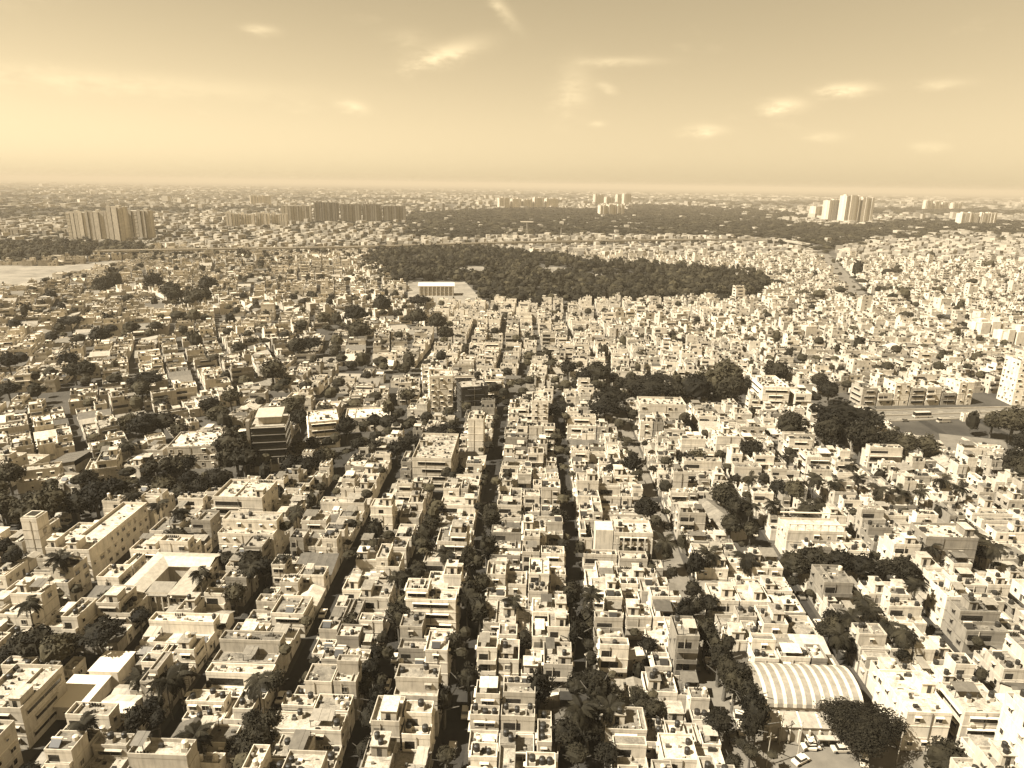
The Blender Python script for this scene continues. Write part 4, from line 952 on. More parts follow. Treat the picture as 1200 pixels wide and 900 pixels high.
# ------------------------------------------------------------------ houses of the street grid
TONE = lambda l: 'white' if l > .69 else 'cream' if l > .61 else 'pale tan' if l > .53 else 'tan' if l > .4 else 'dull brown'
NUM = {1: 'one', 2: 'two', 3: 'three', 4: 'four', 5: 'five', 6: 'six'}
LOTS = []
def row(xa, xb, door, y_from, y_to, rg, hi):
    y = y_from + rg.uniform(0, 1)
    while y < y_to - 4:
        D = rg.choice((4.8, 5.6, 6.2, 7, 7.6, 8.2, 9.2, 10.5)); W = xb - xa
        w0 = xa + rg.uniform(0, .9 if door == 'w' else .3); w1 = xb - rg.uniform(0, .9 if door == 'e' else .3)
        if W > 12 and rg.random() < .3:
            if rg.random() < .5: w0 += W * .25
            else: w1 -= W * .25
        cx, cy = (w0 + w1) / 2, y + D / 2; lim = road_y(cx) - 11
        ok = cy + D / 2 < lim and not any(abs(cy - c) < D / 2 + 2.1 and a_ - 2 < cx < b_ + 2 for c, a_, b_ in CROSS_Y)
        def free(a0, a1, b0, b1): return not any(blocked(a0 + (a1 - a0) * ux, b0 + (b1 - b0) * uy) for ux in (.03, .35, .65, .97) for uy in (.03, .35, .65, .97))
        def put(a0, a1, dd, n=None):
            n = n or rg.choices((1, 2, 3, 4, 5), hi)[0]; LOTS.append([(a0 + a1) / 2, y + dd / 2, a1 - a0, dd, n, door, 0.0])
        if ok and free(w0, w1, y, y + D):
            if w1 - w0 > 9.6 and rg.random() < .62:
                m = rg.uniform(.42, .58) * (w1 - w0); put(w0, w0 + m - .25, D); put(w0 + m + .25, w1, D * rg.uniform(.85, 1))
            else: put(w0, w1, D)
            y += D + rg.uniform(.3, .9)
        elif ok and D > 5:
            done = False; dd = min(D, 6.5)
            for a0, a1 in ((w0, w0 + (w1 - w0) * .55), (w1 - (w1 - w0) * .55, w1), (w0, w0 + 4.2), (w1 - 4.2, w1)):
                if a1 - a0 > 3 and free(a0, a1, y, y + dd): put(a0, a1, dd); done = True; break
            y += dd + .5 if done else 1.5
        else: y += 1.5
rgx = random.Random(21)
for xa, xb in zip(STREETS_X, STREETS_X[1:]):
    wa, wb = STREET_W.get(xa, 4.4) / 2 + .5, STREET_W.get(xb, 4.4) / 2 + .5; a_, b_ = xa + wa, xb - wb; w = b_ - a_
    hi = (.13, .42, .36, .08, .01) if -40 < xa < 40 else (.27, .51, .20, .02, 0)
    y1 = min(road_y(xa), road_y(xb)) - 5
    if w > 18:
        yy = 88.0
        while yy < y1 + 14:      # short runs of lots whose shared back wall jogs from run to run
            ln = rgx.uniform(14, 30); m = (a_ + b_) / 2 + rgx.uniform(-4.2, 4.2)
            if rgx.random() < .14: row(a_, b_, 'e', yy, yy + ln, rgx, hi)
            else: row(a_, m - .2, 'w', yy, yy + ln, rgx, hi); row(m + .2, b_, 'e', yy, yy + ln, rgx, hi)
            yy += ln
    else: row(a_, b_, 'e', 88, y1 + 14, rgx, hi)
def fill_gaps():
    x0, y0, x1, y1 = -345, 88, 245, 400; occ = np.zeros((x1 - x0, y1 - y0), bool)
    def mark(a0, a1, b0, b1): occ[max(0, int(a0 - x0)):max(0, int(math.ceil(a1 - x0))), max(0, int(b0 - y0)):max(0, int(math.ceil(b1 - y0)))] = True
    for l in LOTS: mark(l[0] - l[2] / 2, l[0] + l[2] / 2, l[1] - l[3] / 2, l[1] + l[3] / 2)
    for sx in STREETS_X: w = STREET_W.get(sx, 4.4) / 2; mark(sx - w, sx + w, y0, y1)
    for cy, a0, a1 in CROSS_Y: mark(a0, a1, cy - 2, cy + 2)
    mark(49, 96, 100, 124)
    for ix in range(x1 - x0):
        x = x0 + ix + .5; lim = road_y(x) - 8
        for iy in range(y1 - y0):
            y = y0 + iy + .5
            if y > lim or (not occ[ix, iy] and blocked(x, y, .2)): occ[ix, iy] = True
    rg = random.Random(4)
    for sw, sd in ((7, 6), (5, 6), (6, 4), (4, 4), (3, 5), (4, 3), (3, 3)):
        for ix in range(0, x1 - x0 - sw):
            for iy in range(0, y1 - y0 - sd):
                if occ[ix, iy] or occ[ix:ix + sw, iy:iy + sd].any(): continue
                occ[ix:ix + sw, iy:iy + sd] = True; r = rg.random(); cx, cy = x0 + ix + sw / 2, y0 + iy + sd / 2
                if r < .72: LOTS.append([cx, cy, sw - .3, sd - .3, 2 if sw * sd > 22 and r < .3 else 1, 'e', 0.0])
                elif visible(cx, cy): TREES.append((cx, cy, rg.uniform(1.3, 2.4), rg.uniform(4, 8), rg.choice(('loose', 'round')), 'grid', 'l', PX(cx, cy, 4)[2]))
def visible(x, y, z=8, m=40):
    px, py, d = PX(x, y, z); return d > 10 and -m < px < 1200 + m and py < 900 + m * 1.6
fill_gaps()
LOTS = [l for l in LOTS if visible(l[0], l[1])]
LOTS.sort(key=lambda l: PX(l[0], l[1], 6)[2])
BIG = Acc()       # every house past the nearest three hundred
N_OWN = 300; USED = set(); OWN = []
def pick(cands):
    """the first label not yet taken, else the first that is short enough"""
    ok = [c for c in cands if len(c.replace('-', ' ').split()) <= 16] or [cands[-1]]
    lab = next((c for c in ok if c not in USED), ok[0]); USED.add(lab); return lab
for i, (x, y, W, D, n, door, rot) in enumerate(LOTS):
    rg = random.Random(1000 + i); P = Parts()
    if i < N_OWN: OWN.append((x, y, n, P, rot, gen_house(P, W, D, n, rg, 3, 'swe', {'each': i < 90, 'door': door})))
    else: gen_house(P, W, D, n, rg, 2, 'swe'); BIG.add(P.same('mass'), x, y, rot)
def neighbours(x, y, me=-1):
    """nearby houses, described, nearest first"""
    q = sorted((math.hypot(o[0] - x, o[1] - y), j) for j, o in enumerate(OWN) if j != me)[:4]
    return ['%s %s-storey house' % (TONE(OWN[j][5]['L']), NUM[OWN[j][2]]) for d, j in q if d < 22]
for i, (x, y, n, P, rot, ds) in enumerate(OWN):
    ft = list(dict.fromkeys(ds['feat'])); st = 'stepped ' if 'stepped' in ft else 'two-part ' if 'two-part' in ft else ''; ft = [f for f in ft if f not in ('stepped', 'two-part')]
    head = '%s%s %s-storey house' % (st, TONE(ds['L']), NUM[n]); wh = where(x, y); c = []
    w_ = [' with ' + ' and '.join(ft[:2])] if len(ft) > 1 else []
    w_ += [' with ' + f for f in ft] or [' with bare terrace']
    c += [head + w + ' ' + wh for w in w_]
    for nb in neighbours(x, y, i): c += [head + w + ' beside a ' + nb for w in w_]
    c += [head + ' ' + wh]
    lab = pick(c); P.build('house', x, y, rot, lab, 'house', 'houses: ' + lab)

# ------------------------------------------------------------------ trees take their places
TREES.sort(key=lambda t: t[7] / t[2])
for i, (x, y, r, h, shape, zone, k, d) in enumerate(TREES):
    if i >= 300: break
    tone = 0 if shape == 'umbrella' or rng.random() < .32 else (1 if rng.random() < .6 else 2)
    size = 'tiny ' if r < 1.9 else 'small ' if r < 2.7 else 'huge ' if r > 8 else 'big ' if r > 5.5 else 'fair-sized ' if r > 3.8 else ''
    if tone == 2 and shape != 'loose' and r < 3: tone = 1
    lab = '%s%s %s tree %s' % (size, ('dark', 'dull', 'paler')[tone], SHAPE_WORD[shape], where(x, y)); lab = lab[0].lower() + lab[1:]
    lab = pick([lab] + ['%s%s %s tree beside a %s' % (size, ('dark', 'dull', 'paler')[tone], SHAPE_WORD[shape], nb) for nb in neighbours(x, y)] + [lab])
    tree(x, y, r, h, shape, tone, lab, 'trees: ' + lab, seed=i)
REST_TREES = [(t[0], t[1], t[2], t[3]) for t in TREES[300:]]
for i, (x, y, h) in enumerate(PALM_SPOTS):
    w = 'tall' if h > 11 else 'short' if h < 9.8 else 'slender'; near_t = sorted((math.hypot(t[0] - x, t[1] - y), t[4]) for t in TREES[:300])[0]
    lab = pick(['%s coconut palm %s' % (w, where(x, y))] + ['%s coconut palm beside a %s' % (w, nb) for nb in neighbours(x, y)] + ['%s coconut palm beside a %s tree' % (w, SHAPE_WORD[near_t[1]]), '%s coconut palm %s' % (w, where(x, y))])
    palm(x, y, h, lab, 'palms: ' + lab, i, i < 24, rng.uniform(.9, 1.15))

# ------------------------------------------------------------------ the quarters beyond the main road
def mid_houses():
    rg = random.Random(77); cell = 85; seeds = {}
    def seed(i, j):
        if (i, j) not in seeds:
            q = random.Random(i * 7919 + j * 104729); x, y = (i + .5 + q.uniform(-.35, .35)) * cell, (j + .5 + q.uniform(-.35, .35)) * cell
            base = .36 if x < -60 else (-.03 if x < 120 else .16)
            seeds[i, j] = (x, y, base + q.gauss(0, .16 if x < -60 else .06), q.uniform(7.4, 9.5) * (1.2 if x < -60 else 1), q.uniform(9, 12) * (1.25 if x < -60 else 1), q.uniform(0, 1))
        return seeds[i, j]
    cnt = 0
    for j in range(0, 15):
        for i in range(-12, 13):
            sx, sy, an, lw, ld, dens = seed(i, j); c, s = math.cos(an), math.sin(an)
            if not visible(sx, sy, 8, 220): continue
            nb = [seed(i + a_, j + b_) for a_ in (-1, 0, 1) for b_ in (-1, 0, 1) if (a_, b_) != (0, 0)]
            u = -75.0; col = 0
            while u < 75:
                W = ld * rg.uniform(.85, 1.1); v = -75.0
                while v < 75:
                    D = lw * rg.uniform(.75, 1.25); lu, lv = u + W / 2, v + D / 2; v += D + rg.uniform(.4, 1.0)
                    x, y = sx + c * lu - s * lv, sy + s * lu + c * lv
                    if y < 100 or y > 1180: continue
                    d0 = (x - sx) ** 2 + (y - sy) ** 2
                    if any((x - q[0]) ** 2 + (y - q[1]) ** 2 < d0 for q in nb): continue
                    if y < road_y(x) + 12 or (x > 110 and y < 372 + .16 * (x - 119)) : continue
                    if not visible(x, y): continue
                    left = x < -60 - .12 * (y - 300)
                    cl = .5 + .5 * math.sin(x * .031 + math.sin(y * .017) * 2) * math.sin(y * .027 + math.sin(x * .013) * 2 + 1)
                    if rg.random() < ((.05 + .42 * cl ** 2.2) if left else (.06 + .34 * cl ** 2.2)):
                        if inside(COURT, x, y) or inside(SANDLOT, x, y): continue
                        q = rg.uniform(2.6, 5.6) * (1 if left else .85); REST_TREES.append((x, y, q, 1.5 * q + rg.uniform(2.5, 5))); continue
                    if in_zone(x, y) or blocked(x, y, 3.5) or seg_dist(EAST_ROAD, x, y) < 16 or seg_dist(SIDE_ROAD, x, y) < 9: continue
                    n = rg.choices((1, 2, 3, 4, 5), (.56, .36, .07, .01, 0) if left else (.2, .5, .25, .05, 0))[0]
                    if not left and x > 100 and rg.random() < .005: n = 6
                    dist = math.hypot(x, y); P = Parts(); hs = rg.random()
                    gen_house(P, W * rg.uniform(.86, .97), D, n, rg, 2 if dist < 370 else 1 if dist < 570 else 0, 'swe' if dist < 500 else 'sw' if x > 0 else 'se',
                              {**({'RL': rg.uniform(.46, .8)} if left else {}), 'L': rg.choice((.34, .42, .5, .6, .66, .70, .5, .74)) if left else rg.choice((.5, .58, .66, .72, .76, .62))})
                    BIG.add(P.same('mass'), x, y, an); cnt += 1
                u += W + (rg.uniform(.3, .8) if col % 2 == 0 else rg.uniform(3.4, 5)); col += 1
    return cnt
N_MID = mid_houses()

# far city: a thinning field of flat-roofed blocks out to the haze
def far_city():
    V, F_, T, M = [], [], [], []; nv = 0; g = np.random.default_rng(23); rg = random.Random(5)
    out = []; tries = 0
    seedn = g.uniform(0, 6.28, 12)
    def patch(x, y):
        return sum(math.sin(x * fx + y * fy + p) for fx, fy, p in ((.0021, .0013, 1), (-.0012, .0028, 2.3), (.0047, -.0031, .4), (.0008, .0007, 5))) / 4
    while len(out) < 11500 and tries < 120000:
        tries += 1
        py = 223 + 80 * rg.random() ** 1.15; px = rg.uniform(-50, 1250); py += (px - 600) * .0148
        x, y = G(px, py)
        if y < 1120 or y > 14000: continue
        if (in_zone(x, y) and not (y > 1300 and rg.random() < .10)) or seg_dist(VIA, x, y) < 55 or seg_dist(EAST_ROAD, x, y) < 22: continue
        p = patch(x, y); d = math.hypot(x, y)
        if (y > 1650 or (x < -120 and y > 1180)) and p < rg.uniform(-.35, .6): FAR_TREES.append((x, y, rg.uniform(.7, 1.5) * max(5, d * .0055), rg.uniform(6, 11))) if rg.random() < .42 else None; continue
        w = max(8, d * rg.uniform(.0028, .0075)); dd = max(8, d * rg.uniform(.004, .011)); h = rg.choice((5, 6.5, 8, 10, 12.5)) * rg.uniform(.8, 1.2) * (1 if d < 3000 else 1.15)
        if d > 2600 and rg.random() < .012: h = rg.uniform(18, 34); w = max(w, 14)
        out.append((x, y, w, dd, h, rg.uniform(-.4, .4) + math.sin(x * .002) * .5, rg.uniform(.18, .58)))
    A = np.array(out); n = len(A); c, s = np.cos(A[:, 5]), np.sin(A[:, 5])
    base = np.array([(-.5, -.5, 0), (.5, -.5, 0), (.5, .5, 0), (-.5, .5, 0), (-.5, -.5, 1), (.5, -.5, 1), (.5, .5, 1), (-.5, .5, 1)])
    bx, by, bz = base[:, 0] * A[:, 2:3], base[:, 1] * A[:, 3:4], base[:, 2] * A[:, 4:5]
    X = A[:, 0:1] + c[:, None] * bx - s[:, None] * by; Y = A[:, 1:2] + s[:, None] * bx + c[:, None] * by
    V = np.stack([X, Y, bz], 2).reshape(-1, 3); fq = np.array([(0, 1, 5, 4), (1, 2, 6, 5), (2, 3, 7, 6), (3, 0, 4, 7), (4, 5, 6, 7)])
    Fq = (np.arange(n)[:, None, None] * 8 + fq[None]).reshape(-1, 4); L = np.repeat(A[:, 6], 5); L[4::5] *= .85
    L = L * ALB; return V, Fq, np.stack([L, L * .875, L * .68], 1)
FAR_TREES = []
for p, q in zip(smooth_line(VIA, 12), smooth_line(VIA, 12)[1:]):
    if rng.random() < .4: FAR_TREES.append((p[0], p[1] - rng.uniform(16, 30), rng.uniform(6, 11), rng.uniform(9, 14)))
fV, fF, fT = far_city()
def finish_big():
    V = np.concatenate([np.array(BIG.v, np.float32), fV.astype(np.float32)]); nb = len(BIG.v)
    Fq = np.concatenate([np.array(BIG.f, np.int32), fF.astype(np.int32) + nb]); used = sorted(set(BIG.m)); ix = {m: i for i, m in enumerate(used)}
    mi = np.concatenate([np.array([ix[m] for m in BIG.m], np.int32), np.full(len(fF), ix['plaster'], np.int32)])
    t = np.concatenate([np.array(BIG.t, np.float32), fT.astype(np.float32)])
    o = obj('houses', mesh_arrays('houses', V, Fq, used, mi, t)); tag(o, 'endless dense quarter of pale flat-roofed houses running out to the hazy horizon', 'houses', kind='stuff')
    return len(Fq)
N_BIG = finish_big()

# ------------------------------------------------------------------ woods and the remaining trees, as masses
def scatter(name, label, pts, variants, mat, cat='trees'):
    Vs, Fs, Ms, nv = [], [], [], 0; g = np.random.default_rng(len(pts)); A = np.array(pts)
    vi = g.integers(0, len(variants), len(A)); rot = g.uniform(0, 6.28, len(A))
    for k, (bv, bf) in enumerate(variants):
        S = A[vi == k]; r = rot[vi == k]
        if not len(S): continue
        c, s = np.cos(r)[:, None], np.sin(r)[:, None]; x, y, z = bv[:, 0][None], bv[:, 1][None], bv[:, 2][None]
        V = np.stack([S[:, 0:1] + (c * x - s * y) * S[:, 2:3], S[:, 1:2] + (s * x + c * y) * S[:, 2:3], S[:, 4:5] + z * S[:, 3:4]], 2).reshape(-1, 3)
        Fs.append((np.arange(len(S))[:, None, None] * len(bv) + bf[None]).reshape(-1, 4) + nv); Vs.append(V); nv += len(V); Ms.append(np.repeat(g.choice(len(mat), len(S), p=[.5, .22, .28][:len(mat)] if len(mat) == 3 else None), len(bf)))
    mi = np.concatenate(Ms); o = obj(name, mesh_arrays(name, np.concatenate(Vs), np.concatenate(Fs), mat, mi, None)); tag(o, label, cat, kind='stuff'); return sum(len(f) for f in Fs)
g5 = np.random.default_rng(8)
LO = [leaf_cloud(8, 6, .15, s, g5, ck=2) for s in ('round', 'round', 'umbrella', 'tall', 'loose')]
FARLO = [leaf_cloud(5, 3, .22, s, g5, ck=2) for s in ('round', 'umbrella', 'loose')]
N_T = scatter('garden_trees', 'scattered small dark trees crowded between the distant houses', [(x, y, r, r * rng.uniform(.8, 1.2), max(.5, h - .8 * r)) for x, y, r, h in REST_TREES], LO, ['foliage_mid', 'foliage_light', 'foliage_dark'])
def wood(P_, step, r0, r1, hh, gaps=()):
    xs = [p[0] for p in P_]; ys = [p[1] for p in P_]; out = []; y = min(ys)
    while y < max(ys):
        st = max(step, math.hypot(0, y) * .0068); x = min(xs)
        while x < max(xs):
            px, py = x + rng.uniform(-.5, .5) * st, y + rng.uniform(-.5, .5) * st; x += st
            rag = st * 1.7; jx, jy = px + rng.gauss(0, rag), py + rng.gauss(0, rag)
            if not inside(P_, jx, jy) or not visible(px, py, 5, 30): continue
            if math.sin(px * .021 + math.sin(py * .011) * 2.2) * math.sin(py * .017 + math.sin(px * .009) * 2) > .80: continue
            if any(((px - gx) / ga) ** 2 + ((py - gy) / gb) ** 2 < 1 for gx, gy, ga, gb in gaps): continue
            if in_court(px, py): continue
            r = rng.uniform(r0, r1) * max(1, st / step); h = rng.uniform(*hh); out.append((px, py, r, min(r, 7) * rng.uniform(.8, 1.15), h - min(r, 7) * .5))
        y += st
    return out
def in_court(x, y): return inside(COURT, x, y)
glades = [(*G(555, 318), 32, 62), (*G(650, 319), 30, 62), (*G(720, 325), 60, 42), (*G(480, 305), 20, 60)]
N_P = scatter('park_wood', 'dark wooded park with small clearings amid the pale houses', wood(PARK, 7.4, 2.6, 8.6, (5, 13.5), glades), LO, ['far_foliage', 'far_foliage_pale', 'far_foliage_dark'])
N_W = scatter('west_wood', 'dark belt of trees behind the bare sandy lot', wood(WESTWOOD, 13, 5, 9, (7, 13)), LO, ['far_foliage', 'far_foliage_pale', 'far_foliage_dark'])
N_F = scatter('far_wood', 'long hazy woodland belt beyond the viaduct', wood(FARWOOD, 20, 9, 18, (6, 14)) + wood(FARWOOD2, 22, 11, 16, (8, 12)), FARLO, ['far_foliage', 'far_foliage_pale', 'far_foliage_dark'])
N_X = scatter('far_trees', 'hazy patches of trees among the farthest houses', [(x, y, r, min(r, 7), max(2, h - 4)) for x, y, r, h in FAR_TREES], FARLO, ['far_foliage', 'far_foliage_pale', 'far_foliage_dark'])
for gx, gy, ga, gb in glades:
    fill_sheet('clearing', [(gx + ga * math.cos(t * .5236), gy + gb * math.sin(t * .5236)) for t in range(12)], .006, 'sand')

# ------------------------------------------------------------------ far towers, stand, viaduct
def height_for(x, y, py):
    lo, hi = 0, 300
    for _ in range(30):
        m = (lo + hi) / 2
        if PX(x, y, m)[1] > py: lo = m
        else: hi = m
    return lo
def apartment_tower(pl_, pr, pb, pt, label, L=.6, depth=18, rot=0, fin=3.2, group=None, name='apartment_tower', steps=True):
    """slab of flats seen from afar: floor ledges, vertical fins, roof rooms"""
    (xa, ya), (xb, yb) = G(pl_, pb), G(pr, pb); x, y = (xa + xb) / 2, (ya + yb) / 2; W = math.hypot(xb - xa, yb - ya) * .98; h = height_for(x, y, pt); rg = random.Random(int(pl_ * 7 + pb)); P = Parts(); t = sep(L); t2 = sep(min(.8, L * 1.2)); t3 = sep(L * .62)
    w = P.part('wall'); w.box(-W / 2, W / 2, 0, depth, 0, h, 'plaster', t, 'nsewt', 'roof_cement', sep(.45))
    f = P.part('fins'); u = -W / 2
    while u < W / 2 - 1:      # bays of uneven width with strips between, coloured dark to imitate shaded recesses
        bw = min(rg.uniform(fin, fin * 2.6), W / 2 - u); pr = rg.choice((.003, .9, 1.8, 2.6))
        if pr > .1: f.box(u, u + bw, -pr, -.003, 0, h + (rg.uniform(.3, 3.2) if steps else .6), 'plaster', rg.choice((t2, t, t)), 'nsewt')
        u += bw
        if u < W / 2 - 2: f.box(u + .1, u + rg.uniform(.7, 1.3), -.35, -.003, 2, h - 1.5, 'dark_glass', t3, 'sewt'); u += 1.4
    for s in (-1, 1):
        f.box(*((-W / 2 - 1.2, -W / 2 - .003) if s < 0 else (W / 2 + .003, W / 2 + 1.2)), depth * .25, depth * .6, 0, h + 1, 'plaster', t2, 'nsewt')
    b = P.part('floor_ledges'); z = 6.2
    while z < h - 2: b.box(-W / 2 - .25, W / 2 + .25, -.25, depth + .2, z, z + .5, 'plaster', t2, 'nsewtb'); z += 6.4
    for i in range(max(1, int(W / 22))):
        r = P.part('roof_room'); u = rg.uniform(-W / 2 + 3, W / 2 - 3); r.box(u - 2.8, u + 2.8, depth * .3, depth * .7, h, h + rg.uniform(2.5, 5), 'plaster', t)
    return P.build(name, x, y, math.atan2(yb - ya, xb - xa) + rot, label, 'apartment tower', group)
apartment_tower(82, 104, 284, 249, 'broad high-rise slab at the outer end of the twin tower estate', .56, 30)
apartment_tower(105, 130, 285, 248, 'ribbed high-rise slab in the middle of the twin tower estate', .50, 26)
apartment_tower(131, 147, 288, 243, 'tallest pale-edged tower of the twin tower estate', .60, 34)
apartment_tower(148, 178, 285, 247, 'wide ribbed slab beside the tallest tower of the estate', .52, 30)
for i, (a0, a1) in enumerate(((266, 281), (283, 299), (301, 317), (319, 337))):
    apartment_tower(a0, a1, 268 - i * .3, 250 + i % 2, ('narrow pale', 'plain pale', 'broad pale', 'greyer end')[i] + ' block of the mid-rise estate beside the trees', .66, 22, name='apartment_block')
for i, (a0, a1) in enumerate(((294, 302), (303, 318))):
    apartment_tower(a0, a1, 241, 229.5, ('narrow', 'broad')[i] + ' pale hazy block standing alone far beyond the estates', .66, 26, name='apartment_block')
for i, (a0, a1, tp) in enumerate(((331, 366, 241), (369, 398, 237), (400, 424, 239), (426, 448, 239), (450, 476, 241))):
    apartment_tower(a0, a1, 262, tp, ('low grey', 'tall dark', 'long dark', 'plain dark', 'farther dim')[i] + ' slab in the long dark wall of flats', (.45, .26, .3, .3, .32)[i], 30, name='apartment_slab', steps=False)
for i, (a0, a1) in enumerate(((585, 597), (600, 611), (613, 624), (626, 637), (640, 654))):
    apartment_tower(a0, a1, 245, 232 + (i % 3), ('first', 'slim', 'central', 'stepped', 'last broad')[i] + ' white block in the row rising behind the far wood', .74, 24, name='apartment_block')
for i, (a0, a1, b, t) in enumerate(((703, 712, 254, 241), (713, 722, 254, 240), (723, 731, 254, 241), (697, 707, 240, 228), (710, 719, 241, 231), (723, 727, 241, 228), (731, 739, 240, 227))):
    apartment_tower(a0, a1, b, t, ('near white slab', 'middle white slab', 'outer white slab', 'low hazy slab', 'squat hazy block', 'thin hazy tower', 'tall hazy tower')[i] + ' of the cluster beyond the far wood', .72 if i < 3 else .6, 24, name='apartment_block')
for i, (a0, a1, b, t) in enumerate(((954, 968, 256, 242), (969, 984, 261, 235), (988, 1004, 262, 229.5), (1007, 1021, 262, 232))):
    apartment_tower(a0, a1, b, t, ('low white block at the foot', 'shortest tower', 'tallest tower', 'right-angled darker tower')[i] + ' of the lone high-rise trio above the wood', (.68, .62, .74, .62)[i], 34, fin=5)
for i, (a0, a1) in enumerate(((1125, 1145), (1147, 1166))):
    apartment_tower(a0, a1, 265, 250, ('stepped', 'plain')[i] + ' bright white mid-rise block among the eastern trees', .78, 24, name='apartment_block')
for i, (a0, a1) in enumerate(((1084, 1092), (1094, 1101), (1103, 1111), (1116, 1126))):
    apartment_tower(a0, a1, 246, 235 + i, ('slim', 'plain', 'squat', 'hazy end')[i] + ' pale block of the far eastern cluster', .66, 24, name='apartment_block')
for i, (a0, a1) in enumerate(((0, 12), (14, 28), (64, 90), (1145, 1175), (1176, 1205))):
    b, t = ((281, 268), (281, 269), (276, 268), (398, 380), (410, 390))[i]
    apartment_tower(a0, a1, b, t, ('grey block at the rim of', 'wider grey block at the rim of', 'low white roof block behind', 'balconied flats facing the side road past', 'longer balconied flats on the side road past')[i] + (' the twin tower estate' if i < 3 else ' the dense eastern quarter'), (.42, .42, .6, .7, .7)[i], 14, name='apartment_block')

def sports_stand():
    (xa, ya), (xb, yb) = G(491, 346.5), G(532, 346.5); W = xb - xa; P = Parts(); h = 10.5
    w = P.part('wall'); w.box(-W / 2, W / 2, 0, 14, 0, h, 'plaster', sep(.5), 'nsew')
    r = P.part('roof'); r.slab([(-W / 2 - 1, -1, h), (W / 2 + 1, -1, h), (W / 2 + 1, 15, h + 1.6), (-W / 2 - 1, 15, h + 1.6)], .5, 'paint', sep(.82))
    for k in range(9):
        a_ = P.part('pillar'); u = -W / 2 + 1 + k * (W - 2) / 8; a_.box(u - .4, u + .4, -.9, -.02, 0, h - .6, 'plaster', sep(.62), 'nsew')
    for z in (3, 6): a_ = P.part('ledge'); a_.box(-W / 2, W / 2, -.6, -.02, z, z + .5, 'plaster', sep(.3), 'nsewtb')
    P.build('sports_stand', (xa + xb) / 2, (ya + yb) / 2, math.atan2(yb - ya, xb - xa), 'long stand with a bright white roof beside the sandy playing field', 'stand')
sports_stand()
def viaduct():
    P = Parts(); d = P.part('deck'); line = smooth_line(VIA, 10); S = strip(line, 17); z = 11
    for (l0, r0), (l1, r1) in zip(S, S[1:]): d.slab([(*r0, z), (*r1, z), (*l1, z), (*l0, z)], 1.6, 'concrete', sep(.6))
    for side in (0, 1):
        b = P.part('parapet')
        for s0, s1 in zip(S, S[1:]):
            p, q = s0[side], s1[side]; m0, m1 = Vector(s0[0]) .lerp(Vector(s0[1]), .5), Vector(s1[0]).lerp(Vector(s1[1]), .5); pi, qi = Vector(p).lerp(m0, .05), Vector(q).lerp(m1, .05)
            pts = [(*p, z + 1.1), (*q, z + 1.1), (*qi, z + 1.1), (*pi, z + 1.1)]; b.slab(pts if side == 1 else pts[::-1], 1.097, 'concrete', sep(.6))
    for k in range(0, len(line), 2):
        if visible(*line[k], 5, 10): c = P.part('pier'); x, y = line[k]; c.box(x - 1.3, x + 1.3, y - 1.3, y + 1.3, 0, z - 1.6, 'concrete', sep(.5), 'nsew')
    P.build('viaduct', 0, 0, 0, 'long pale elevated road on piers crossing in front of the far wood', 'viaduct')
viaduct()
for i, (px, py, tp) in enumerate(((617, 281, 259), (657, 282, 266), (668, 281, 272), (722, 361, 346))):
    x, y = G(px, py); h = height_for(x, y, tp); a_ = Acc(); s = h * .07
    for k in range(6):
        z0, z1, s0, s1 = h * k / 6, h * (k + 1) / 6, s * (1 - k / 6.6), s * (1 - (k + 1) / 6.6)
        for cx, cy in ((-1, -1), (1, -1), (1, 1), (-1, 1)):
            a_.quad((x + cx * s0 - .3, y + cy * s0, z0), (x + cx * s0 + .3, y + cy * s0, z0), (x + cx * s1 + .3, y + cy * s1, z1), (x + cx * s1 - .3, y + cy * s1, z1), 'sheet_metal', sep(.35))
        a_.quad((x - s0, y - s0, z0), (x - s0 + .5, y - s0, z0), (x + s1, y - s1, z1), (x + s1 - .5, y - s1, z1), 'sheet_metal', sep(.35)); a_.quad((x + s0, y - s0, z0), (x + s0 - .5, y - s0, z0), (x - s1, y - s1, z1), (x - s1 + .5, y - s1, z1), 'sheet_metal', sep(.35))
    if i == 0: a_.box(x - 14, x + 14, y - 1, y + 1, h - 2.5, h - .5, 'paint', sep(.7), 'nsewtb')
    tag(obj('lattice_mast', acc_mesh('lattice_mast', a_)), ('tall hazy lattice pylon with a pale crossarm at the far wood', 'slender lattice mast over the viaduct beside the crossarm pylon', 'short lattice mast next to the slender mast', 'thin lattice mast at the edge of the wooded park')[i], 'mast')

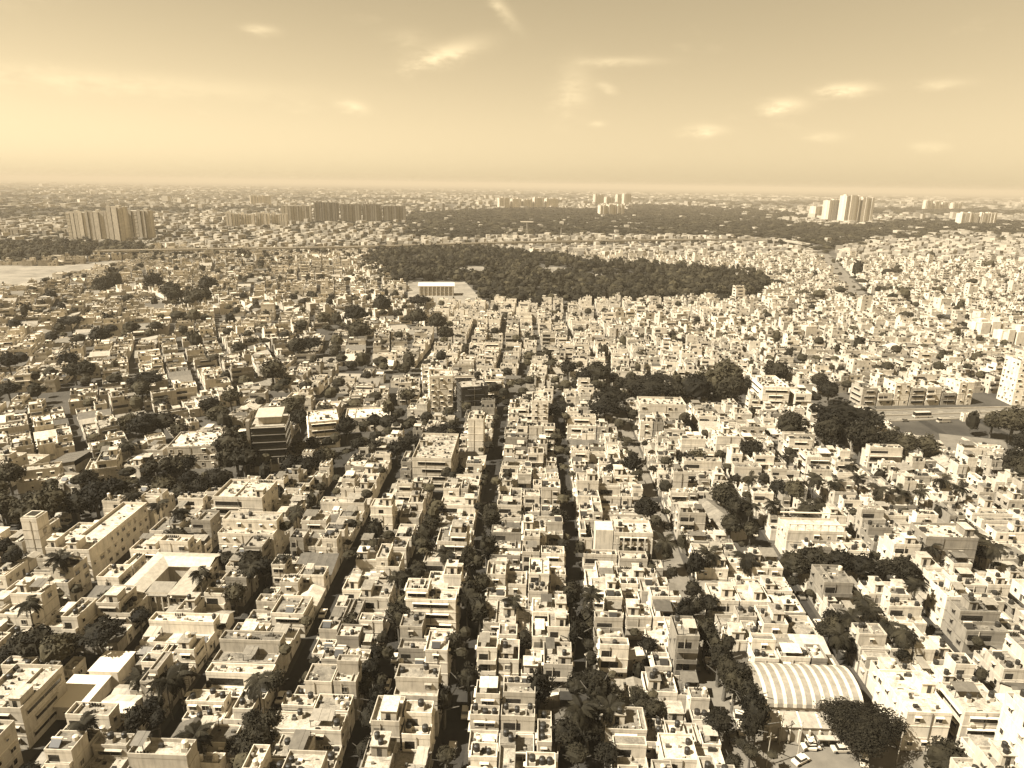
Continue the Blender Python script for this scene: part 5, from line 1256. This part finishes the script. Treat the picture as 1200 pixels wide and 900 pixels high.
# ------------------------------------------------------------------ vehicles and poles
def vehicle(kind, x, y, rot, L, label):
    P = Parts(); t = sep(L); ln, wd, hb, hc, c0, c1 = {'car': (3.9, 1.65, .85, 1.45, .22, .80), 'van': (4.3, 1.75, .95, 1.95, .12, .97), 'bus': (9.5, 2.5, 1.2, 3.0, .02, .98), 'truck': (6.5, 2.2, 1.2, 2.4, .02, .28)}[kind]
    b = P.part('body'); h = wd / 2; x0, x1 = -ln / 2, ln / 2
    prof = [(x0, .35), (x1, .35), (x1, hb * .82), (x1 - ln * .05, hb), (x0 + ln * .04, hb), (x0, hb * .9)]
    def extr(acc, pr, y0, y1, mat, tt):
        n = len(pr)
        for k in range(n):
            (a0, b0), (a1, b1) = pr[k], pr[(k + 1) % n]; acc.quad((a0, y0, b0), (a0, y1, b0), (a1, y1, b1), (a1, y0, b1), mat, tt)
        for k in range(1, n - 2, 2):
            acc.quad((pr[0][0], y0, pr[0][1]), (pr[k][0], y0, pr[k][1]), (pr[k + 1][0], y0, pr[k + 1][1]), (pr[(k + 2) % n][0], y0, pr[(k + 2) % n][1]), mat, tt)
            acc.quad((pr[(k + 2) % n][0], y1, pr[(k + 2) % n][1]), (pr[k + 1][0], y1, pr[k + 1][1]), (pr[k][0], y1, pr[k][1]), (pr[0][0], y1, pr[0][1]), mat, tt)
    extr(b, prof, -h, h, 'paint', t)
    ca, cb = x0 + ln * c0, x0 + ln * c1; k = .07 * ln if kind == 'car' else .02 * ln
    c = P.part('cabin'); extr(c, [(ca, hb + .002), (cb, hb + .002), (cb - k * 1.6, hc), (ca + k, hc)], -h * .88, h * .88, 'dark_glass', t)
    r = P.part('roof'); r.slab([(ca + k, -h * .86, hc + .05), (cb - k * 1.6, -h * .86, hc + .05), (cb - k * 1.6, h * .86, hc + .05), (ca + k, h * .86, hc + .05)], .06, 'paint', t)
    if kind == 'truck': q = P.part('cargo_bed'); q.box(x0 + ln * .31, x1, -h, h, hb + .003, hb + 1.1, 'paint', sep(.3), 'nsewtb')
    for sx in (x0 + ln * .18, x1 - ln * .2):
        for sy in (-1, 1):
            w = P.part('wheel'); n = 10; yy0, yy1 = sy * h - .1, sy * h + .1
            for q in range(n):
                a0, a1 = 2 * math.pi * q / n, 2 * math.pi * (q + 1) / n; R_ = .33; p0, p1 = (sx + R_ * math.cos(a0), .33 + R_ * math.sin(a0)), (sx + R_ * math.cos(a1), .33 + R_ * math.sin(a1))
                w.quad((p0[0], yy0, p0[1]), (p0[0], yy1, p0[1]), (p1[0], yy1, p1[1]), (p1[0], yy0, p1[1]), 'rubber', t)
                if q % 2 == 0:
                    a2 = 2 * math.pi * (q + 2) / n; p2 = (sx + R_ * math.cos(a2), .33 + R_ * math.sin(a2))
                    for yy in (yy0, yy1): w.quad((sx, yy, .33), (p0[0], yy, p0[1]), (p1[0], yy, p1[1]), (p2[0], yy, p2[1]), 'rubber', t)
    z = .03 if x > 110 else .016
    return P.build('parked_car' if kind == 'car' else kind, x, y, rot, label, 'car' if kind == 'car' else kind, z=z)
VEH = [('truck', 864, 836, 1.4, .7, 'pale truck standing at the kerb beside the vaulted hall'), ('car', 868, 856, 1.5, .75, 'white car behind the pale truck by the vaulted hall'), ('car', 829, 781, 1.57, .25, 'dark car parked on the broad tree-lined street'),
       ('van', 828, 768, 1.55, .7, 'white van parked under the columnar street trees'), ('car', 950, 877, .1, .75, 'white car on the forecourt facing the hall porch'), ('car', 938, 893, .5, .7, 'pale car crossing the forecourt'), ('car', 985, 880, .05, .6, 'tan car by the loading porch edge'),
       ('van', 948, 872, 1.5, .78, 'white van parked at the loading porch of the hall'), ('car', 1138, 487, .17, .8, 'white car driving along the wide highway'), ('bus', 1080, 489, .15, .6, 'pale bus on the wide highway'), ('car', 1060, 494, .15, .2, 'dark car on the highway behind the bus'),
       ('car', 1012, 893, 1.2, .7, 'pale car in the shade under the spreading rain tree'), ('car', 1090, 882, 1.3, .5, 'tan car parked outside the white shopfront building'), ('car', 764, 874, 1.57, .8, 'white car in the shaded lane below the tree clump'), ('car', 530, 880, 1.57, .5, 'grey car standing in the deep shaded lane'),
       ('car', 1170, 484, .17, .3, 'dark car on the highway near the bright high-rise'), ('truck', 1105, 495, .15, .5, 'flatbed truck on the near lane of the highway'), ('car', 815, 745, 1.57, .6, 'pale car on the broad street among the trees'), ('car', 858, 868, 1.57, .2, 'dark car on the broad street opposite the lean-to')]
for k, px, py, rot, L, lab in VEH: vehicle(k, *G(px, py), rot, L, lab)
rgv = random.Random(6); seenl = set()
for sx, ph in ((-34, 'lane of tall columnar trees'), (-15, 'deep shaded lane'), (14, 'narrow central lane'), (45.5, 'broad tree-lined street'), (-76, 'pale straight alley'), (79, 'rain tree lane'), (110, 'sunlit eastern lane'), (-55, 'short leafy lane')):
    y = 112.0
    while y < 215:
        y += rgv.uniform(9, 26); L = rgv.choice((.75, .7, .4, .2, .06)); tone = {.75: 'white', .7: 'off-white', .4: 'tan', .2: 'brown', .06: 'black'}[L]
        nb = near_phrase(sx, y, 40) or 'between the house rows'; lab = '%s car on the %s %s' % (tone, ph, nb)
        if lab in seenl or blocked(sx, y): continue
        seenl.add(lab); vehicle('car', sx + rgv.choice((-1, 1)) * (STREET_W.get(sx, 4.4) / 2 - 1.0), y, math.pi / 2 + rgv.uniform(-.05, .05), L, lab)
POLES = [(913, 872, 'by the lean-to of the vaulted hall'), (935, 884, 'at the near corner of the forecourt'), (1050, 897, 'under the edge of the rain tree'), (898, 898, 'beside the broad street corner'), (650, 700, 'on the narrow central lane'), (686, 800, 'next to the round tree clump'),
         (1000, 650, 'behind the hedge of round trees'), (1105, 690, 'in the sunlit eastern lane'), (1120, 670, 'in the farther eastern lane'), (640, 560, 'far down the narrow central lane'), (350, 690, 'west of the columnar trees'), (60, 720, 'near the dark western trees')]
for px, py, ph in POLES:
    x, y = G(px, py); P = Parts(); a_ = P.part('post'); a_.cyl(0, 0, 0, 8.5, .13, 'concrete', sep(.5), 8, r1=.08); b = P.part('crossarm'); b.box(-.9, .9, -.05, .05, 7.6, 7.72, 'concrete', sep(.4), 'nsewtb'); c = P.part('lamp_arm'); c.box(.08, 1.5, -.04, .04, 7.0, 7.08, 'sheet_metal', sep(.5), 'nsewtb'); c.box(1.1, 1.6, -.1, .1, 6.9, 7.0, 'paint', sep(.7), 'nsewtb')
    P.build('utility_pole', x, y, rng.uniform(0, 3), 'thin pale utility pole with crossarm ' + ph, 'pole')

# ------------------------------------------------------------------ haze
HAZE_TOP = max([CAM_H + 3] + [(o.matrix_basis @ Vector(c)).z for o in bpy.data.objects if o.type == 'MESH' and o.name.startswith(('wall', 'fins', 'roof_room', 'lattice_mast')) for c in o.bound_box]) + 40
a = Acc(); a.box(-46000, 46000, -9000, 71000, -1.2, HAZE_TOP, 'concrete', sep(.5), 'nsewtb')
hz = acc_mesh('haze', a); hz.materials.clear(); hm = bpy.data.materials.new('haze_air'); hm.use_nodes = True; nt = hm.node_tree; nt.nodes.clear()
ho = nt.nodes.new('ShaderNodeOutputMaterial'); pv = nt.nodes.new('ShaderNodeVolumePrincipled'); pv.inputs['Density'].default_value = HAZE_DENSITY; pv.inputs['Color'].default_value = (.62, .53, .395, 1); pv.inputs['Anisotropy'].default_value = .0
nt.links.new(pv.outputs[0], ho.inputs['Volume']); hz.materials.append(hm); tag(obj('haze', hz), 'warm dusty haze over the whole city', 'haze', kind='stuff')
print('HAZE_TOP', HAZE_TOP); print('COUNTS own', min(N_OWN, len(LOTS)), 'lots', len(LOTS), 'mid', N_MID, 'quads', N_BIG, N_T, N_P, N_W, N_F, N_X, 'trees', len(TREES), 'objects', len(bpy.data.objects))
